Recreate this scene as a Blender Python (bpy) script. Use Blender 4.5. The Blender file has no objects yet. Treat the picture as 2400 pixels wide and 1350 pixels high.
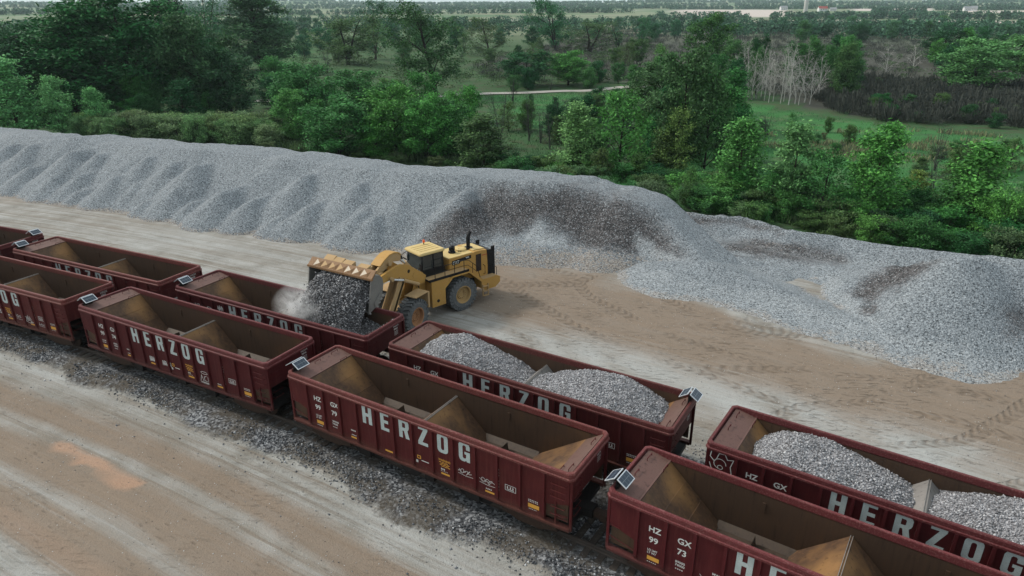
import bpy, bmesh, math, random
import numpy as np
from mathutils import Vector, Matrix
# ------------------------------------------------------------------ camera, sky, sun, exposure
SC = bpy.context.scene
COL = SC.collection
R = math.radians
CAMZ, FPX, PITCH, ROLL, YAW = 17.1, 1609.78, 0.38911, -0.002714, -0.524375
FW = np.array([math.sin(YAW)*math.cos(PITCH), math.cos(YAW)*math.cos(PITCH), -math.sin(PITCH)])
_r = np.array([math.cos(YAW), -math.sin(YAW), 0.0]); _u = np.cross(_r, FW)
RT = _r*math.cos(ROLL)+_u*math.sin(ROLL); UP = -_r*math.sin(ROLL)+_u*math.cos(ROLL)
cam = bpy.data.cameras.new('camera'); cam.sensor_width = 36.0; cam.lens = FPX/2400*36
cam.clip_start = 0.1; cam.clip_end = 20000
camo = bpy.data.objects.new('camera', cam); COL.objects.link(camo)
camo.matrix_world = Matrix(((RT[0], UP[0], -FW[0], 0), (RT[1], UP[1], -FW[1], 0), (RT[2], UP[2], -FW[2], CAMZ), (0, 0, 0, 1)))
SC.camera = camo
SUN_EL, SUN_AZ = R(42), R(-96)      # azimuth from +Y clockwise: light comes from the left, a little behind the camera
W = bpy.data.worlds.new('World'); SC.world = W; W.use_nodes = True
nt = W.node_tree; bg = nt.nodes['Background']
sky = nt.nodes.new('ShaderNodeTexSky'); sky.sky_type = 'NISHITA'; sky.sun_disc = False
sky.sun_elevation = SUN_EL; sky.sun_rotation = SUN_AZ; sky.altitude = 200; sky.air_density = 1.0; sky.dust_density = 6.0; sky.ozone_density = 0.6
# thin overcast: most of the clear sky is covered by bright, slightly uneven cloud
cg = nt.nodes.new('ShaderNodeTexCoord'); cn = nt.nodes.new('ShaderNodeTexNoise'); cn.inputs['Scale'].default_value = 3.0; cn.inputs['Detail'].default_value = 4
nt.links.new(cg.outputs['Generated'], cn.inputs['Vector'])
cr = nt.nodes.new('ShaderNodeValToRGB'); cr.color_ramp.elements[0].position = .3; cr.color_ramp.elements[1].position = .7
cr.color_ramp.elements[0].color = (5.6, 6.35, 6.55, 1); cr.color_ramp.elements[1].color = (6.5, 7.0, 7.1, 1)
nt.links.new(cn.outputs['Fac'], cr.inputs[0])
mx = nt.nodes.new('ShaderNodeMix'); mx.data_type = 'RGBA'; mx.inputs['Factor'].default_value = .72
nt.links.new(sky.outputs[0], mx.inputs[6]); nt.links.new(cr.outputs[0], mx.inputs[7])
nt.links.new(mx.outputs[2], bg.inputs[0]); bg.inputs[1].default_value = 0.088
sl = bpy.data.lights.new('sun', 'SUN'); sl.energy = 1.5; sl.angle = R(10); sl.color = (1.0, 0.95, 0.88)
so = bpy.data.objects.new('sun', sl); COL.objects.link(so)
_sd = Vector((math.sin(SUN_AZ)*math.cos(SUN_EL), math.cos(SUN_AZ)*math.cos(SUN_EL), math.sin(SUN_EL)))
so.rotation_euler = _sd.to_track_quat('Z', 'Y').to_euler()
vs = SC.view_settings; vs.view_transform = 'Standard'; vs.look = 'None'; vs.exposure = 0.82; vs.gamma = 1.0
SC.cycles.max_bounces = 6; SC.cycles.diffuse_bounces = 1; SC.cycles.glossy_bounces = 2
SC.cycles.transmission_bounces = 4; SC.cycles.volume_bounces = 1; SC.cycles.transparent_max_bounces = 6
SC.cycles.use_denoising = True

def ray(px, py):
    return FW + (px-1200)/FPX*RT + (675-py)/FPX*UP
def at(px, py, z=0.0):
    d = ray(px, py); t = (z-CAMZ)/d[2]
    return np.array([0, 0, CAMZ]) + t*d
# ------------------------------------------------------------------ helpers
rng = np.random.default_rng(7); random.seed(7)
def tag(o, label=None, cat=None, group=None, kind=None):
    if label: o['label'] = label
    if cat: o['category'] = cat
    if group: o['group'] = group
    if kind: o['kind'] = kind
    return o
def empty(name, loc=(0, 0, 0), rz=0.0, parent=None):
    o = bpy.data.objects.new(name, None); COL.objects.link(o); o.location = loc; o.rotation_euler = (0, 0, rz)
    o.empty_display_size = .3
    if parent: o.parent = parent
    return o
def link(name, me, parent=None):
    o = bpy.data.objects.new(name, me); COL.objects.link(o)
    if parent: o.parent = parent
    return o
def mesh_np(name, V, F, mat=None, smooth=False):
    me = bpy.data.meshes.new(name)
    V = np.asarray(V, dtype=np.float32); F = np.asarray(F, dtype=np.int32)
    k = F.shape[1]
    me.vertices.add(len(V)); me.vertices.foreach_set('co', V.ravel())
    me.loops.add(F.size); me.loops.foreach_set('vertex_index', F.ravel())
    me.polygons.add(len(F)); me.polygons.foreach_set('loop_start', np.arange(len(F), dtype=np.int32)*k)
    me.polygons.foreach_set('loop_total', np.full(len(F), k, dtype=np.int32))
    if smooth: me.polygons.foreach_set('use_smooth', np.ones(len(F), dtype=bool))
    me.update(calc_edges=True); me.validate()
    if mat: me.materials.append(mat)
    return me
class MB:
    def __init__(s): s.v = []; s.f = []; s.m = []; s.mats = []; s.cur = 0
    def mat(s, m):
        if m not in s.mats: s.mats.append(m)
        s.cur = s.mats.index(m); return s
    def add(s, vs, fs, M=None):
        b = len(s.v)
        for p in vs: s.v.append(tuple(M @ Vector(p)) if M is not None else tuple(p))
        for f in fs: s.f.append([b+i for i in f]); s.m.append(s.cur)
        return s
    def box(s, x0, x1, y0, y1, z0, z1, M=None):
        vs = [(x, y, z) for z in (z0, z1) for y in (y0, y1) for x in (x0, x1)]
        return s.add(vs, [(0, 2, 3, 1), (4, 5, 7, 6), (0, 1, 5, 4), (2, 6, 7, 3), (0, 4, 6, 2), (1, 3, 7, 5)], M)
    def cbox(s, x0, x1, y0, y1, z0, z1, c=.03, M=None):
        # box with chamfered vertical edges and top edge
        def ring(d, z): 
            a0, a1, b0, b1 = x0+d, x1-d, y0+d, y1-d
            return [(a0+c, b0, z), (a1-c, b0, z), (a1, b0+c, z), (a1, b1-c, z), (a1-c, b1, z), (a0+c, b1, z), (a0, b1-c, z), (a0, b0+c, z)]
        vs = ring(0, z0)+ring(0, z1-c)+ring(c*.7, z1)
        fs = [tuple(range(7, -1, -1)), tuple(range(16, 24))]
        for k in (0, 8):
            for i in range(8): j = (i+1) % 8; fs.append((k+i, k+j, k+8+j, k+8+i))
        return s.add(vs, fs, M)
    def prism(s, poly, y0, y1, M=None, axis='y'):
        # poly in (x,z) extruded along y (axis='y'), or (y,z) along x, or (x,y) along z
        n = len(poly)
        if axis == 'y': vs = [(a, y0, b) for a, b in poly]+[(a, y1, b) for a, b in poly]
        elif axis == 'x': vs = [(y0, a, b) for a, b in poly]+[(y1, a, b) for a, b in poly]
        else: vs = [(a, b, y0) for a, b in poly]+[(a, b, y1) for a, b in poly]
        ar = sum(poly[i][0]*poly[(i+1) % n][1]-poly[(i+1) % n][0]*poly[i][1] for i in range(n))
        fl = (ar > 0) != (axis == 'y')
        fs = [tuple(range(n)), tuple(range(2*n-1, n-1, -1))]
        for i in range(n): j = (i+1) % n; fs.append((i, n+i, n+j, j))
        if fl: fs = [tuple(reversed(f)) for f in fs]
        return s.add(vs, fs, M)
    def tube(s, pts, r, n=8, M=None, cap=True):
        P = [Vector(p) for p in pts]; rr = r if isinstance(r, (list, tuple)) else [r]*len(P)
        vs = []; up = None
        for i, p in enumerate(P):
            t = (P[min(i+1, len(P)-1)]-P[max(i-1, 0)]).normalized()
            if up is None: up = Vector((0, 0, 1)) if abs(t.z) < .9 else Vector((1, 0, 0))
            a = t.cross(up)
            if a.length < 1e-4: a = t.orthogonal()
            a.normalize(); b = t.cross(a).normalized()
            for k in range(n): th = 2*math.pi*k/n; vs.append(p+(a*math.cos(th)+b*math.sin(th))*rr[i])
        fs = []
        for i in range(len(P)-1):
            for k in range(n): q = (k+1) % n; fs.append((i*n+k, i*n+q, i*n+n+q, i*n+n+k))
        if cap: fs += [tuple(range(n-1, -1, -1)), tuple(range((len(P)-1)*n, len(P)*n))]
        return s.add(vs, fs, M)
    def lathe(s, prof, n=24, M=None, cap=True):
        # prof: (r, y) rings around the Y axis
        vs = []; fs = []
        for r_, y in prof:
            for k in range(n): th = 2*math.pi*k/n; vs.append((r_*math.cos(th), y, r_*math.sin(th)))
        for i in range(len(prof)-1):
            for k in range(n): q = (k+1) % n; fs.append((i*n+k, i*n+n+k, i*n+n+q, i*n+q))
        if cap: fs.append(tuple(range(n))); fs.append(tuple(range(len(prof)*n-1, (len(prof)-1)*n-1, -1)))
        return s.add(vs, fs, M)
    def mesh(s, name, smooth=False):
        me = bpy.data.meshes.new(name); me.from_pydata(s.v, [], s.f)
        for m in s.mats: me.materials.append(m)
        me.polygons.foreach_set('material_index', s.m)
        if smooth: me.polygons.foreach_set('use_smooth', [True]*len(s.f))
        me.update(); return me
    def obj(s, name, parent=None, smooth=False): return link(name, s.mesh(name, smooth), parent)
def split_mesh(me, axis, val):
    """two meshes, the faces on either side of a plane"""
    out = []
    for s in (1, -1):
        bm = bmesh.new(); bm.from_mesh(me)
        bmesh.ops.delete(bm, geom=[f for f in bm.faces if (f.calc_center_median()[axis]-val)*s < 0], context='FACES')
        q = me.copy(); bm.to_mesh(q); bm.free(); out.append(q)
    return out
def split_obj(o, axis=1, val=0.0):
    a, b_ = split_mesh(o.data, axis, val); o.data = a; q = o.copy(); q.data = b_; COL.objects.link(q); return o, q
def hash2(ix, iy, seed):
    h = (ix.astype(np.int64)*374761393+iy.astype(np.int64)*668265263+seed*974634777) & 0xffffffff
    h = ((h ^ (h >> 13))*1274126177) & 0xffffffff
    return ((h ^ (h >> 16)) & 0xffff)/65535.0
def vnoise(x, y, seed=0):
    x = np.asarray(x, float); y = np.asarray(y, float)
    ix = np.floor(x); iy = np.floor(y); fx = x-ix; fy = y-iy
    fx = fx*fx*(3-2*fx); fy = fy*fy*(3-2*fy); ix = ix.astype(np.int64); iy = iy.astype(np.int64)
    a = hash2(ix, iy, seed); b = hash2(ix+1, iy, seed); c = hash2(ix, iy+1, seed); d = hash2(ix+1, iy+1, seed)
    return (a*(1-fx)+b*fx)*(1-fy)+(c*(1-fx)+d*fx)*fy
def fbm(x, y, seed=0, o=4):
    s = 0; a = .5; t = 0
    for k in range(o): s = s+a*vnoise(x*2**k, y*2**k, seed+k); t += a; a *= .5
    return s/t
def ss(a, b, x):
    t = np.clip((np.asarray(x, float)-a)/(b-a), 0, 1); return t*t*(3-2*t)
# ---- the two curved tracks: distance s along, v across (0 = near edge of the cars, away positive)
KF, KB = -0.0037242, -0.0035205
OF = np.array([-20.343, 16.814]); OB = np.array([-18.388, 20.852]); CL, CW, CS = 13.0, 2.8, 14.3065
def arc(O, k, s): return O+np.array([math.sin(k*s)/k, (1-math.cos(k*s))/k])
def sv(x, y, O=OF, k=KF):
    rad = -1/k; dx = x-O[0]; dy = y-(O[1]-rad)
    return np.arctan2(dx, dy)*rad, np.hypot(dx, dy)-rad
def car_frame(O, k, i):
    a = arc(O, k, i*CS); b = arc(O, k, i*CS+CL); return a, math.atan2(b[1]-a[1], b[0]-a[0])
# ------------------------------------------------------------------ materials
def new_mat(name):
    m = bpy.data.materials.new(name); m.use_nodes = True; return m, m.node_tree.nodes, m.node_tree.links
class NB:
    """small node helper"""
    def __init__(s, name):
        s.m, s.n, s.l = new_mat(name); s.bsdf = s.n['Principled BSDF']; s.bsdf.inputs['Specular IOR Level'].default_value = .3
    def coord(s, kind='Object'): return s.n.new('ShaderNodeTexCoord').outputs[kind]
    def geo(s, k): return s.n.new('ShaderNodeNewGeometry').outputs[k]
    def attr(s, name, out='Color'):
        a = s.n.new('ShaderNodeAttribute'); a.attribute_name = name; return a.outputs[out]
    def sep(s, v):
        q = s.n.new('ShaderNodeSeparateColor'); s.l.new(v, q.inputs[0]); return q.outputs
    def mapping(s, v, scale=(1, 1, 1), rot=(0, 0, 0), loc=(0, 0, 0)):
        q = s.n.new('ShaderNodeMapping'); q.inputs['Scale'].default_value = scale; q.inputs['Rotation'].default_value = rot; q.inputs['Location'].default_value = loc
        s.l.new(v, q.inputs[0]); return q.outputs[0]
    def noise(s, v, scale=5, detail=4, rough=.55, dist=0.0, out='Fac'):
        q = s.n.new('ShaderNodeTexNoise'); q.inputs['Scale'].default_value = scale; q.inputs['Detail'].default_value = detail
        q.inputs['Roughness'].default_value = rough; q.inputs['Distortion'].default_value = dist; s.l.new(v, q.inputs['Vector']); return q.outputs[out]
    def voro(s, v, scale=5, out='Color', feat='F1', rand=1.0):
        q = s.n.new('ShaderNodeTexVoronoi'); q.feature = feat; q.inputs['Scale'].default_value = scale; q.inputs['Randomness'].default_value = rand
        s.l.new(v, q.inputs['Vector']); return q.outputs[out]
    def wave(s, v, scale=1, dist=0, detail=1, direction='X'):
        q = s.n.new('ShaderNodeTexWave'); q.bands_direction = direction; q.inputs['Scale'].default_value = scale; q.inputs['Distortion'].default_value = dist
        q.inputs['Detail'].default_value = detail; s.l.new(v, q.inputs['Vector']); return q.outputs['Fac']
    def ramp(s, v, stops, interp='LINEAR'):
        q = s.n.new('ShaderNodeValToRGB'); q.color_ramp.interpolation = interp; e = q.color_ramp.elements
        while len(e) < len(stops): e.new(.5)
        for el, (p, c) in zip(e, stops):
            el.position = p; el.color = (c, c, c, 1) if isinstance(c, (int, float)) else (*c, 1)
        s.l.new(v, q.inputs[0]); return q.outputs[0]
    def mix(s, f, a, b, mode='MIX'):
        q = s.n.new('ShaderNodeMix'); q.data_type = 'RGBA'; q.blend_type = mode
        s.put(q.inputs['Factor'], f); s.put(q.inputs[6], a); s.put(q.inputs[7], b); return q.outputs[2]
    def put(s, sock, v):
        if hasattr(v, 'is_linked') or hasattr(v, 'node'): s.l.new(v, sock)
        elif isinstance(v, (tuple, list)): sock.default_value = (*v, 1) if len(v) == 3 and sock.type == 'RGBA' else v
        else: sock.default_value = (v, v, v, 1) if sock.type == 'RGBA' else v
    def math(s, op, a, b=0.0, clamp=False):
        q = s.n.new('ShaderNodeMath'); q.operation = op; q.use_clamp = clamp; s.put(q.inputs[0], a); s.put(q.inputs[1], b); return q.outputs[0]
    def bump(s, h, strength=.4, dist=.02, normal=None):
        q = s.n.new('ShaderNodeBump'); q.inputs['Strength'].default_value = strength; q.inputs['Distance'].default_value = dist
        s.l.new(h, q.inputs['Height'])
        if normal is not None: s.l.new(normal, q.inputs['Normal'])
        return q.outputs[0]
    def out(s, color=None, rough=None, normal=None, metal=None, spec=None):
        b = s.bsdf
        if color is not None: s.put(b.inputs['Base Color'], color)
        if rough is not None: s.put(b.inputs['Roughness'], rough)
        if normal is not None: s.l.new(normal, b.inputs['Normal'])
        if metal is not None: s.put(b.inputs['Metallic'], metal)
        if spec is not None: b.inputs['Specular IOR Level'].default_value = spec
        return s.m
MT = {}
def paint(key, col, var=.35, rough=.62, dust=(.33, .27, .22), dustamt=.25, scale=1.4, metal=0.0, runs=None, tint=False):
    b = NB(key); b.bsdf.inputs['Specular IOR Level'].default_value = .18; c = b.coord(); n1 = b.noise(c, scale, 5, .6); n2 = b.noise(c, scale*9, 4, .65)
    lo = tuple(x*(1-var) for x in col); hi = tuple(min(1, x*(1+var)) for x in col)
    k = b.mix(n1, lo, hi); d = b.ramp(n2, [(.5, 0), (.75, dustamt)]); k = b.mix(d, k, dust)
    if runs:
        rn = b.noise(b.mapping(c, (5.5, 5.5, .45)), 1.6, 5, .65); k = b.mix(b.ramp(rn, [(.50, 0), (.72, .65)]), k, runs[0]); k = b.mix(b.ramp(rn, [(.24, .5), (.42, 0)]), k, runs[1])
        zg = b.n.new('ShaderNodeSeparateXYZ'); b.l.new(c, zg.inputs[0]); zz = b.math('ADD', zg.outputs[2], b.math('MULTIPLY', b.math('SUBTRACT', n2, .5), .8))
        k = b.mix(b.ramp(b.math('MULTIPLY', zz, .5), [(.50, .35), (.70, 0)]), k, (.11, .07, .055))
    if tint:
        oi = b.n.new('ShaderNodeObjectInfo'); k = b.mix(1.0, k, oi.outputs['Color'], 'MULTIPLY')
    MT[key] = b.out(k, b.ramp(n2, [(.3, max(0, rough-.1)), (.7, min(1, rough+.15))]), metal=metal); return MT[key]
paint('maroon', (.060, .0082, .0095), dust=(.12, .055, .05), dustamt=.2, runs=((.105, .030, .024), (.026, .005, .006)), tint=True)
paint('maroon_rim', (.098, .023, .023), dust=(.25, .15, .13), dustamt=.55, tint=True, scale=2.2, rough=.5)
paint('black_steel', (.012, .011, .011), dust=(.07, .06, .05), dustamt=.35, rough=.6)
paint('rust_steel', (.045, .028, .021), dust=(.12, .09, .07), dustamt=.4, rough=.7)
paint('loader_yellow', (.40, .225, .058), dust=(.40, .32, .22), dustamt=.35, var=.14, scale=1.8, rough=.5)
paint('loader_roof', (.52, .39, .165), dust=(.5, .42, .3), dustamt=.3, var=.1, rough=.55)
paint('loader_dusty', (.38, .25, .12), dust=(.32, .27, .21), dustamt=.6, var=.2, rough=.7)
paint('loader_black', (.010, .010, .011), dust=(.04, .04, .04), dustamt=.2, rough=.45)
paint('bucket_steel', (.17, .165, .155), dust=(.30, .29, .27), dustamt=.5, var=.3, rough=.5, metal=.2)
paint('bucket_rust', (.20, .112, .055), dust=(.45, .33, .2), dustamt=.4, var=.35, rough=.6)
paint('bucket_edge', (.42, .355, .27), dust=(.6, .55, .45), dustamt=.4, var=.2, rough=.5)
paint('tyre', (.092, .097, .10), dust=(.26, .265, .265), dustamt=.75, var=.3, rough=.85)
paint('rim_tan', (.36, .235, .10), dust=(.33, .28, .2), dustamt=.4, var=.15, rough=.6)
paint('rim_orange', (.31, .155, .075), dust=(.3, .22, .16), dustamt=.4, var=.15, rough=.6)
paint('white_paint', (.44, .505, .495), var=.2, dust=(.20, .17, .16), dustamt=.5, scale=3, rough=.6)
paint('stencil_white', (.60, .62, .60), var=.1, dustamt=.15, rough=.6)
paint('decal_yellow', (.62, .32, .055), var=.12, dustamt=.2, rough=.55)
paint('alu', (.62, .65, .68), var=.08, dustamt=.1, rough=.35, metal=.4)
paint('wood_tie', (.055, .045, .038), dust=(.16, .14, .12), dustamt=.5, rough=.85)
paint('rail_steel', (.10, .085, .075), dust=(.2, .13, .09), dustamt=.4, rough=.5, metal=.5)
paint('beacon_orange', (.75, .12, .03), var=.1, dustamt=.05, rough=.3)
paint('red_paint', (.35, .03, .03), var=.2, dustamt=.2)
paint('barn_white', (.62, .63, .62), var=.08, dustamt=.05); paint('barn_red', (.26, .06, .05), var=.1, dustamt=.05)
paint('roof_grey', (.22, .23, .24), var=.1, dustamt=.05); paint('concrete', (.42, .42, .40), var=.12, dustamt=.1)
paint('bark', (.050, .042, .034), var=.4, dust=(.12, .11, .09), dustamt=.3, scale=6, rough=.9)
paint('bark_dark', (.022, .019, .017), var=.4, dust=(.06, .055, .05), dustamt=.3, scale=6, rough=.9)
paint('bark_birch', (.42, .42, .39), var=.25, dust=(.10, .09, .08), dustamt=.35, scale=5, rough=.8)
paint('twig', (.050, .058, .049), var=.4, dust=(.11, .11, .095), dustamt=.35, scale=6, rough=.9)
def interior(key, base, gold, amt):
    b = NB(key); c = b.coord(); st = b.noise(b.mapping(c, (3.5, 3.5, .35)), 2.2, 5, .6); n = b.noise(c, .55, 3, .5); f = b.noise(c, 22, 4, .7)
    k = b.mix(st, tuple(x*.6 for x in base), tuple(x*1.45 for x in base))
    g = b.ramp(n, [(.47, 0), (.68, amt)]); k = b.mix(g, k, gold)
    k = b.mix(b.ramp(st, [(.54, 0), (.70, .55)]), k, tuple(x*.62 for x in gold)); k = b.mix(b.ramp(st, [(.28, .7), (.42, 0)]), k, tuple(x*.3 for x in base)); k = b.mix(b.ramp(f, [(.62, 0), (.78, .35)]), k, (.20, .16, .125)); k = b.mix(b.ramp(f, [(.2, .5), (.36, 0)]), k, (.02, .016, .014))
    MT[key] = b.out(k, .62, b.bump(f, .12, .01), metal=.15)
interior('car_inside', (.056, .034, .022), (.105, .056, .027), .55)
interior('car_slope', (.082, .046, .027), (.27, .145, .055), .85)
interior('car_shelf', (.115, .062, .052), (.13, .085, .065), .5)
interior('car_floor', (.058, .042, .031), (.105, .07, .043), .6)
interior('car_grey', (.20, .19, .18), (.27, .25, .23), .5)
def glass(key, col, rough=.08):
    b = NB(key); b.bsdf.inputs['IOR'].default_value = 1.5
    MT[key] = b.out(col, rough, spec=.9)
glass('cab_glass', (.012, .02, .022)); glass('window_dark', (.02, .025, .03))
b = NB('solar_cell'); c = b.coord()
gx = b.math('PINGPONG', b.math('MULTIPLY', b.n.new('ShaderNodeSeparateXYZ').outputs[0], 1), 1)
q = [n for n in b.n if n.bl_idname == 'ShaderNodeSeparateXYZ'][0]; b.l.new(c, q.inputs[0])
def gridline(o, per, w): return b.math('LESS_THAN', b.math('PINGPONG', o, per/2), w)
gl = b.math('MAXIMUM', gridline(q.outputs[1], .17, .006), gridline(q.outputs[2], .12, .006))
MT['solar_cell'] = b.out(b.mix(gl, (.016, .030, .05), (.10, .125, .145)), .2, spec=.6)
# ---- gravel: a speckle of separate stone tones, slightly blue, with a bump
def gravel(key, lo, hi, tint2, damp=False, sc=9.0, attr=None):
    b = NB(key); c = b.coord(); 
    dist = b.noise(c, sc*.6, 2, .5, out='Color'); cc = b.mix(.06, c, dist)
    v = b.voro(cc, sc); r = b.sep(v)[0]; v2 = b.voro(c, sc*2.3); r2 = b.sep(v2)[1]
    n = b.noise(c, .35, 4, .6); nf = b.noise(c, sc*1.4, 3, .7)
    t = b.math('MULTIPLY', b.math('ADD', r, r2), .5)
    k = b.ramp(t, [(.12, lo), (.5, tuple((a+d)/2 for a, d in zip(lo, hi))), (.88, hi)])
    k = b.mix(b.ramp(nf, [(.30, .75), (.47, 0)]), k, tuple(x*.35 for x in lo))
    k = b.mix(b.ramp(nf, [(.60, 0), (.74, .8)]), k, tuple(min(.8, x*1.45) for x in hi))
    k = b.mix(b.ramp(n, [(.35, 0), (.75, .6)]), k, tint2, 'MULTIPLY')
    if attr:
        a = b.sep(b.attr(attr)); j = b.math('ADD', a[0], b.math('MULTIPLY', b.math('ADD', b.math('SUBTRACT', b.noise(c, 1.4, 8, .8), .5), b.math('MULTIPLY', b.math('SUBTRACT', r2, .5), .45)), 1.1))
        k2 = b.mix(b.ramp(t, [(.35, 0), (.75, 1)]), (.020, .018, .018), (.13, .12, .12))
        k = b.mix(b.ramp(j, [(.30, 0), (.74, .95)]), k, k2)
        k3 = b.mix(b.ramp(t, [(.2, 0), (.9, .7)]), (.19, .16, .13), (.36, .325, .29))
        j2 = b.math('ADD', a[1], b.math('MULTIPLY', b.math('ADD', b.math('SUBTRACT', b.noise(c, 1.2, 8, .8), .5), b.math('MULTIPLY', b.math('SUBTRACT', r, .5), .5)), 1.2))
        k = b.mix(b.ramp(j2, [(.38, 0), (.68, .9)]), k, k3)
        k4 = b.mix(b.ramp(t, [(.2, 0), (.9, .8)]), (.24, .26, .27), (.46, .49, .505))
        j3 = b.math('ADD', a[2], b.math('MULTIPLY', b.math('SUBTRACT', b.noise(c, 1.6, 8, .85), .5), 1.2))
        k = b.mix(b.ramp(j3, [(.4, 0), (.8, .75)]), k, k4)
    fine = b.noise(c, sc*.85, 2, .8)
    k = b.mix(b.ramp(fine, [(.36, .9), (.46, 0)]), k, tuple(x*.22 for x in lo)); k = b.mix(b.ramp(fine, [(.58, 0), (.68, .8)]), k, tuple(min(.85, x*1.35) for x in hi))
    h = b.math('ADD', b.voro(cc, sc, 'Distance'), b.math('MULTIPLY', nf, .6))
    MT[key] = b.out(k, .85, b.bump(h, .85, .07), spec=.2); return MT[key]
gravel('gravel_pile', (.125, .145, .160), (.31, .34, .36), (.80, .82, .84), sc=10.5, attr='zone')
gravel('gravel_load', (.13, .128, .135), (.36, .36, .375), (.9, .9, .9), sc=13)
gravel('gravel_wet', (.045, .043, .045), (.22, .22, .23), (.85, .85, .85), sc=13)
def stone(key, stops):
    b = NB(key); r = b.geo('Random Per Island'); c = b.coord(); n = b.noise(c, 30, 2, .6)
    k = b.ramp(r, stops); k = b.mix(b.ramp(n, [(.3, .4), (.7, 0)]), k, (.08, .08, .08)); MT[key] = b.out(k, .8, spec=.25)
stone('stone_load', [(0, (.10, .098, .10)), (.35, (.24, .24, .25)), (.75, (.40, .40, .42)), (1, (.62, .62, .63))])
stone('stone_wet', [(0, (.025, .024, .025)), (.40, (.085, .083, .087)), (.75, (.24, .24, .25)), (1, (.66, .66, .67))])
stone('stone_ballast', [(0, (.028, .031, .036)), (.5, (.095, .102, .112)), (.85, (.22, .23, .245)), (1, (.6, .61, .62))])
stone('stone_pale', [(0, (.14, .13, .125)), (.5, (.32, .31, .30)), (1, (.62, .62, .61))])
def foliage(key):
    b = NB(key); oi = b.n.new('ShaderNodeObjectInfo'); r = b.geo('Random Per Island'); c = b.coord()
    n = b.noise(c, 3.2, 3, .6)
    v = b.math('ADD', b.math('MULTIPLY', r, .5), b.math('MULTIPLY', n, .5))
    k = b.mix(1.0, oi.outputs['Color'], b.ramp(v, [(.22, .42), (.5, .92), (.75, 1.0)]), 'MULTIPLY')
    k = b.mix(b.ramp(v, [(.54, 0), (.74, .55)]), k, b.mix(1.0, oi.outputs['Color'], (1.95, 1.8, 1.5), 'MULTIPLY'))
    b.out(k, .7, spec=.15)
    tr = b.n.new('ShaderNodeBsdfTranslucent'); b.l.new(k, tr.inputs[0]); mx = b.n.new('ShaderNodeMixShader'); mx.inputs[0].default_value = .18
    b.l.new(b.bsdf.outputs[0], mx.inputs[1]); b.l.new(tr.outputs[0], mx.inputs[2]); b.l.new(mx.outputs[0], b.n['Material Output'].inputs[0])
    MT[key] = b.m
foliage('leaf')
# ------------------------------------------------------------------ terrain
PBX = [-400, -200, -77, -41, -28, -15, -8, -3, 7, 40, 120]; PBY = [2, 20, 32.3, 36.1, 38, 40, 42, 40, 39, 38, 30]
def azdeg(x, y): return np.degrees(np.arctan2(x, y))
def px2az(px): return math.degrees(YAW+math.atan((px-1200)/FPX/math.cos(0.30)))
def terrain(x, y):
    x = np.asarray(x, float); y = np.asarray(y, float); r = np.hypot(x, y)
    back = y-np.interp(x, PBX, PBY)
    z = -1.0*ss(20, 40, back) + (fbm(x/17, y/17, 3)-.5)*1.1*ss(22, 60, back)
    z = z + 9*ss(750, 1500, r) + 30*ss(1500, 3900, r)*(.35+1.1*fbm(x/900, y/900, 11, 3))
    z = z + (fbm(x/1.7, y/1.7, 5, 3)-.5)*.10*(1-ss(20, 40, back))
    return z
def axis(lo, hi, st, end, g=1.075):
    a = list(np.arange(lo, hi+st/2, st)); d = st; p = hi; right = []
    while p < end: d *= g; p += d; right.append(p)
    d = st; p = lo; left = []
    while p > -end: d *= g; p -= d; left.append(p)
    return np.array(left[::-1]+a+right)
gxs = axis(-84, 22, .42, 5600); gys = axis(4, 66, .42, 5600)
X, Y = np.meshgrid(gxs, gys); Z = terrain(X, Y)
S, Vv = sv(X, Y)
# low shoulders of loose stone beside both tracks
def shoulder(v, c, w, h): return h*np.exp(-((v-c)/w)**2)
lump = fbm(X/1.3, Y/1.3, 21, 3)
Z += np.where((Y < 60) & (np.abs(X) < 110), shoulder(Vv, -.75, .75, .22)*(.3+1.4*lump) + shoulder(Vv, 3.9, .9, .14)*(.3+1.2*lump), 0)
nx, ny = len(gxs), len(gys)
idx = np.arange(nx*ny).reshape(ny, nx)
F = np.stack([idx[:-1, :-1], idx[:-1, 1:], idx[1:, 1:], idx[1:, :-1]], -1).reshape(-1, 4)
back = Y-np.interp(X, PBX, PBY); rr = np.hypot(X, Y); az = azdeg(X, Y)
n1 = fbm(X/3, Y/3, 31); n2 = fbm(X/11, Y/11, 32); n3 = fbm(X/40, Y/40, 33); n4 = fbm(X/.9, Y/.9, 34)
near = 1-ss(120, 200, rr)
# z1: R ballast stone, G brown dirt, B pale dust, A vegetation
bal = np.maximum(ss(-2.0, -.5, Vv+(n1-.5)*2.2)*(1-ss(7.2, 8.3, Vv+(n1-.5)*1.2)), 0)*near
def band(c, w, wob=.5): return np.exp(-((Vv-c+(n2-.5)*2*wob)/w)**2)
ctr = ss(-16, -5, S)
brown = 1.0*band(-4.0, .55)+1.2*band(-6.2, .9)+1.1*band(-8.6, .9)+.5*band(-3.2, .35)+.25*band(-10.8, .7)
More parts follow.
